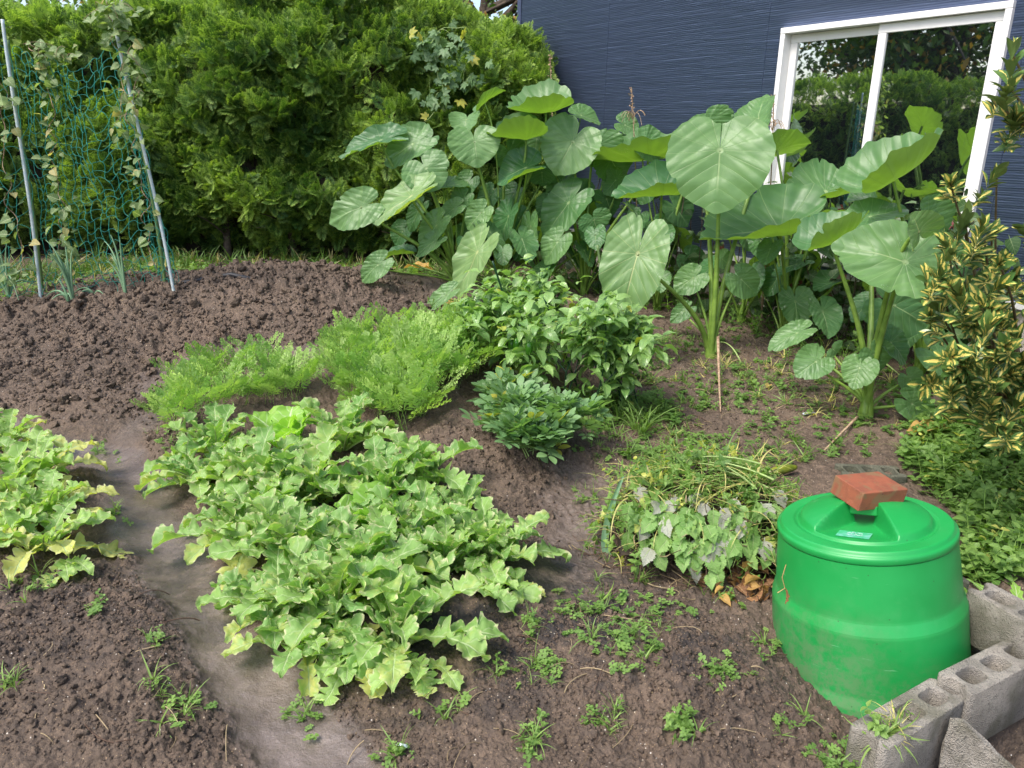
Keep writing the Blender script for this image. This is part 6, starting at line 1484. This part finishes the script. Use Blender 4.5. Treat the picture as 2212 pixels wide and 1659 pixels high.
# ------------------------------------------------------------------ heap of pulled weeds beside the bin
def weed_heap():
    c = ground(1520, 1225); c = np.array([c[0] + .03, c[1] + .16, c[2] - .01]); RX, RY, H = .42, .28, .35
    root = empty('weed_heap', c, 'heap of freshly pulled weeds and perilla beside the green bin', 'weed heap')
    def surf(u, v):      # unit disc -> heap
        r2 = np.clip(u * u + v * v, 0, 1); x = c[0] + u * RX; y = c[1] + v * RY; return np.stack([x, y, c[2] + H * (1 - r2) ** .55 * (1 + .18 * fbm(u * 3, v * 3, 2))], -1)
    n = 40; r = np.linspace(0, 1, n)[:, None]; th = np.linspace(0, 2 * math.pi, n)[None]
    V = surf(r * np.cos(th) * .93, r * np.sin(th) * .93) - [0, 0, .035]; V = V + .010 * rs.randn(n, n, 3); V[:, -1] = V[:, 0]
    mk('rotting_core', V.reshape(-1, 3), gridF(n, n)[:, ::-1] if False else gridF(n, n), MAT['core_brown'], root, None, np.zeros((n * n, 4)), False)
    def rnd(n, k=1.): a = rs.uniform(0, 6.28, n); q = np.sqrt(rs.rand(n)) * k; return q * np.cos(a), q * np.sin(a)
    # straw, roots
    a = Acc()
    for k in range(620):
        u, v = rnd(1, 1.12); 
        if rs.rand() < .6: v = -abs(v)
        p = surf(u, v)[0]; p[2] = max(p[2] * 1. - rs.uniform(0, .05), c[2] + .0) ; l = rs.uniform(.05, .20); d = rnd_dirs(1)[0] * [1, .7, .55]; e = p + d * l; e[2] = max(e[2], macro(e[0], e[1]) + .01)
        V, F = tube(bez(p, (p + e) / 2 + rs.randn(3) * .02, e, 6), rs.uniform(.0008, .0022), 4); a.add(V, F, (.5, rs.rand(), (rs.rand() < .45) * .9, .5))
    a.build('roots_and_straw', MAT['straw'], root)
    # brown leaves at the foot on the bin side
    bl = Acc(); L = tpl(w_ovate, 6, 5, .5, 1.2, .04); n = 240; u = rs.uniform(-.1, 1.15, n); v = -rs.uniform(.5, 1.3, n); P = surf(u, v); P[:, 2] = c[2] + rs.uniform(-.01, .07, n)
    instance(bl, L, P, frames(rnd_dirs(n), rnd_dirs(n) + [0, 0, 1]), .07 * rs.uniform(.5, 1.2, n), tint=rs.rand(n) * .4, yel=(rs.rand(n) < .75) * .9); bl.build('brown_leaves', MAT['dead'], root)
    # grass and stems thrown over the top
    g1 = Acc()
    for k in range(560):
        u, v = rnd(1, .98); p = surf(u, v)[0]; az = rs.normal(.1, .9) + (math.pi if rs.rand() < .5 else 0); l = rs.uniform(.08, .24)
        V, F, C = strip(10, 3, l, lambda t: rs.uniform(.008, .022) * (1.03 - t) ** .6, p + [0, 0, rs.uniform(-.01, .03)], az, rs.uniform(-.1, .8), rs.uniform(.4, 1.6), .3, 0, rs.rand(), (rs.rand() < .45) * .7, kink=rs.uniform(-.8, .8)); gz = macro(V[:, 0], V[:, 1]) + .008; V[:, 2] = np.maximum(V[:, 2], gz); g1.add(V, F, C)
    g1.build('cut_grass', MAT['grass'], root)
    # pale thick stems on top
    s1 = Acc()
    for k in range(14):
        p = at(rs.uniform(1500, 1580), rs.uniform(985, 1015), c[1] + rs.uniform(-.05, .15)); e = p + np.array([rs.uniform(.12, .26), rs.uniform(-.12, .06), rs.uniform(-.08, -.01)]); V, F = tube(bez(p, (p + e) / 2 + [0, 0, .02], e, 8), np.linspace(.0022, .0045, 8), 5); s1.add(V, F)
    s1.build('pale_stems', MAT['stalk'], root)
    # small weed leaves
    w1 = Acc(); n = 520; u, v = rnd(n, 1.); P = surf(u, v) + rs.randn(n, 3) * .012
    for j in range(4):
        m = np.arange(n) % 4 == j; instance(w1, SPR[j], P[m], frames(rnd_dirs(m.sum(), .6), rnd_dirs(m.sum(), .5)), .085 * rs.uniform(.5, 1.2, m.sum()), tint=rs.rand(m.sum()), yel=(rs.rand(m.sum()) < .12) * .9)
    w1.build('small_leaves', MAT['weed'], root)
    # perilla leaves on the side towards the viewer
    PE = [tpl(w_serr, 25, 7, .2, .7, .02, .15, s) for s in range(2)]
    def per(nm, mat, spots, sz):
        pa = Acc(); P = []; D = []
        for (x, y) in spots:
            # meet the heap under that point
            d = ray(x, y); best = None
            for t in np.linspace(1.5, 4.5, 400):
                q = CAM + d * t; uu, vv = (q[0] - c[0]) / RX, (q[1] - c[1]) / RY
                s = surf(np.array([uu]), np.array([vv]))[0]
                if (uu * uu + vv * vv < 1 and q[2] < s[2] + .02) or q[2] < macro(q[0], q[1]) + .02: best = q; break
            P.append(best - d * .03); D.append([rs.uniform(-.5, .5), rs.uniform(-.6, -.1), rs.uniform(-1., -.3)])
        P = np.array(P); n = len(P); D = np.array(D); nr = np.array([0, -.8, .7]) + rs.randn(n, 3) * .3
        for j in range(2):
            m = np.arange(n) % 2 == j; instance(pa, PE[j], P[m], frames(D[m], nr[m]), sz * rs.uniform(.75, 1.15, m.sum()), tint=rs.rand(m.sum()), yel=(rs.rand(m.sum()) < .06) * .6)
        pa.build(nm, MAT[mat], root)
    sp = [(rs.uniform(1380, 1690), rs.uniform(1085, 1190)) for _ in range(70)] + [(rs.uniform(1340, 1440), rs.uniform(1060, 1150)) for _ in range(18)] + [(1540, 1215), (1500, 1200), (1530, 1235), (1470, 1180), (1600, 1170), (1650, 1180), (1620, 1195)]
    per('perilla_leaves', 'perilla', sp, .070)
    per('wilted_leaves', 'perilla_purple', [(1450, 1075), (1480, 1190), (1500, 1160), (1510, 1175), (1495, 1215), (1430, 1085), (1530, 1085), (1490, 1060), (1400, 1130)] + [(rs.uniform(1380, 1680), rs.uniform(1040, 1180)) for _ in range(16)], .070)
    # bowed maize blade on the left
    q = ground(1300, 1200); mb = Acc()
    V, F, C = strip(26, 5, .34, lambda t: .055 * np.sin(np.pi * (t * .95 + .04)) ** .6, q + [-.02, .02, .17], -1.9, -.6, .0, .35, .02, .3, 0, kink=0.); 
    P = bez(at(1345, 1030, q[1] + .05), at(1262, 1230, q[1] + .02), at(1358, 1216, q[1] - .02), 26); w_ = .016 * np.sin(np.linspace(.15, 3.0, 26)) ** .6
    s = np.linspace(-1, 1, 5); off = np.stack([np.ones(26) * .75, np.zeros(26) - .2, np.linspace(.1, .8, 26)], -1); off = norm(off)
    V = (P[:, None] + off[:, None] * (s[None, :, None] * w_[:, None, None]) + np.array([0, -.006, .004]) * (np.abs(s)[None, :, None])).reshape(-1, 3); mb.add(V, F, C); mb.build('maize_blade', MAT['onion'], root)
    # curled yellow leaf
    yl = Acc(); p = at(1335, 1120, q[1] + .06)
    for az, l in ((2.9, .10), (.3, .09), (1.8, .06)): V, F, C = strip(14, 7, l, lambda t: .34 * np.sin(np.pi * (t * .93 + .05)), p, az, .3, 2., .5, .06, .6, .9); yl.add(V, F, C)
    yl.build('yellow_leaf', MAT['radish'], root)
weed_heap()
def cucumber():
    p = at(1690, 1008, ground(1700, 1035)[1]); p[2] = full_z(np.array([p[0]]), np.array([p[1]]))[0] + .02; a = Acc()
    P = bez(p + [-.07, -.02, .0], p + [0, 0, .012], p + [.075, .03, .01], 14); r = .021 * np.sin(np.linspace(.25, 2.95, 14)) ** .45; V, F = tube(P, r, 12, True); a.add(V, F)
    tag(a.build('cucumber', MAT['gourd'], None, p), 'overripe yellowish green cucumber lying behind the weed heap', 'cucumber')
cucumber()
def scrap(px, py, L, label, mat, az, name='plastic_scrap'):
    p = ground(px, py) + [0, 0, .012]; a = Acc(); V, F, C = strip(6, 3, L, lambda t: .14 + 0 * t, p, az, .12, .3, .3, .01, .5, 0); a.add(V, F, C); o = a.build(name, MAT[mat], None, p)
    m = o.modifiers.new('solid', 'SOLIDIFY'); m.thickness = .0015; tag(o, label, 'plastic scrap')
scrap(1735, 903, .085, 'pale grey plastic strip lying on the soil left of the nearest taro plant', 'label', .4)
scrap(857, 1606, .03, 'tiny white plant label scrap on the wet soil in the foreground', 'marker', -.3, 'label_scrap')
# jagged dandelion-like leaves behind the blocks
def dandelion():
    b = ground(2195, 1385) + [0, 0, .0]; a = Acc()
    wf = lambda t: (.04 + .10 * np.sin(np.pi * t ** .8)) * (.55 + .45 * np.abs(((t * 9) % 1) - .1)) * np.clip((1.01 - t) / .1, 0, 1) ** .5 + .004
    for az, el, l in ((2.7, .95, .30), (3.3, .7, .26), (2.2, 1.1, .24), (1.2, 1.1, .22), (5.8, .9, .2)): V, F, C = strip(40, 5, l, wf, b, az, el, 1.1, .2, .01, .6, 0.); a.add(V, F, C)
    tag(a.build('wild_lettuce', MAT['cabbage'], None, b), 'weed with long jagged leaves growing behind the concrete blocks', 'weed')
dandelion()
# dry tendril hanging on the wall of the bin
def tendril():
    P = np.array([at(x, y, 1.93 - .0) for x, y in [(1690, 1208), (1682, 1235), (1688, 1258), (1672, 1268)]]); P[:, 1] -= .03; a = Acc(); V, F = tube(P, .0015, 5); a.add(V, F)
    V, F, C = strip(8, 5, .05, lambda t: .2 * np.sin(np.pi * t) + .02, P[2], 0, -1.2, .6, .6, .05, .2, .9); a.add(V, F, C)
    tag(a.build('dry_tendril', MAT['dead'], None, P[0]), 'dry brown tendril stuck to the left side of the bin', 'tendril')
tendril()

EXPO = 1.2

# ------------------------------------------------------------------ light
w = bpy.data.worlds.new('World'); scene.world = w; w.use_nodes = True
nt = w.node_tree; bg = nt.nodes['Background']; sky = nt.nodes.new('ShaderNodeTexSky'); sky.sky_type = 'NISHITA'; sky.sun_disc = False
SEL, SAZ = R(56), R(-128)            # azimuth measured from straight ahead, clockwise
sky.sun_elevation = SEL; sky.sun_rotation = SAZ; sky.dust_density = 3.5; sky.air_density = 1.0; sky.ozone_density = 1.0; sky.altitude = 50
nt.links.new(sky.outputs[0], bg.inputs[0]); bg.inputs[1].default_value = .15
ld = bpy.data.lights.new('sun', 'SUN'); ld.energy = 1.5; ld.angle = R(20); ld.color = (1., .965, .91)
sun = bpy.data.objects.new('sun', ld); COL.objects.link(sun)
sd = np.array([math.sin(SAZ) * math.cos(SEL), math.cos(SAZ) * math.cos(SEL), math.sin(SEL)])
sun.rotation_euler = Vector([float(c) for c in sd]).to_track_quat('Z', 'Y').to_euler(); sun.location = (0, 0, 12)
scene.view_settings.view_transform = 'Standard'; scene.view_settings.look = 'None'; scene.view_settings.exposure = EXPO; scene.view_settings.gamma = 1
scene.cycles.max_bounces = 6; scene.cycles.diffuse_bounces = 3; scene.cycles.glossy_bounces = 3; scene.cycles.transmission_bounces = 4
scene.cycles.use_denoising = True
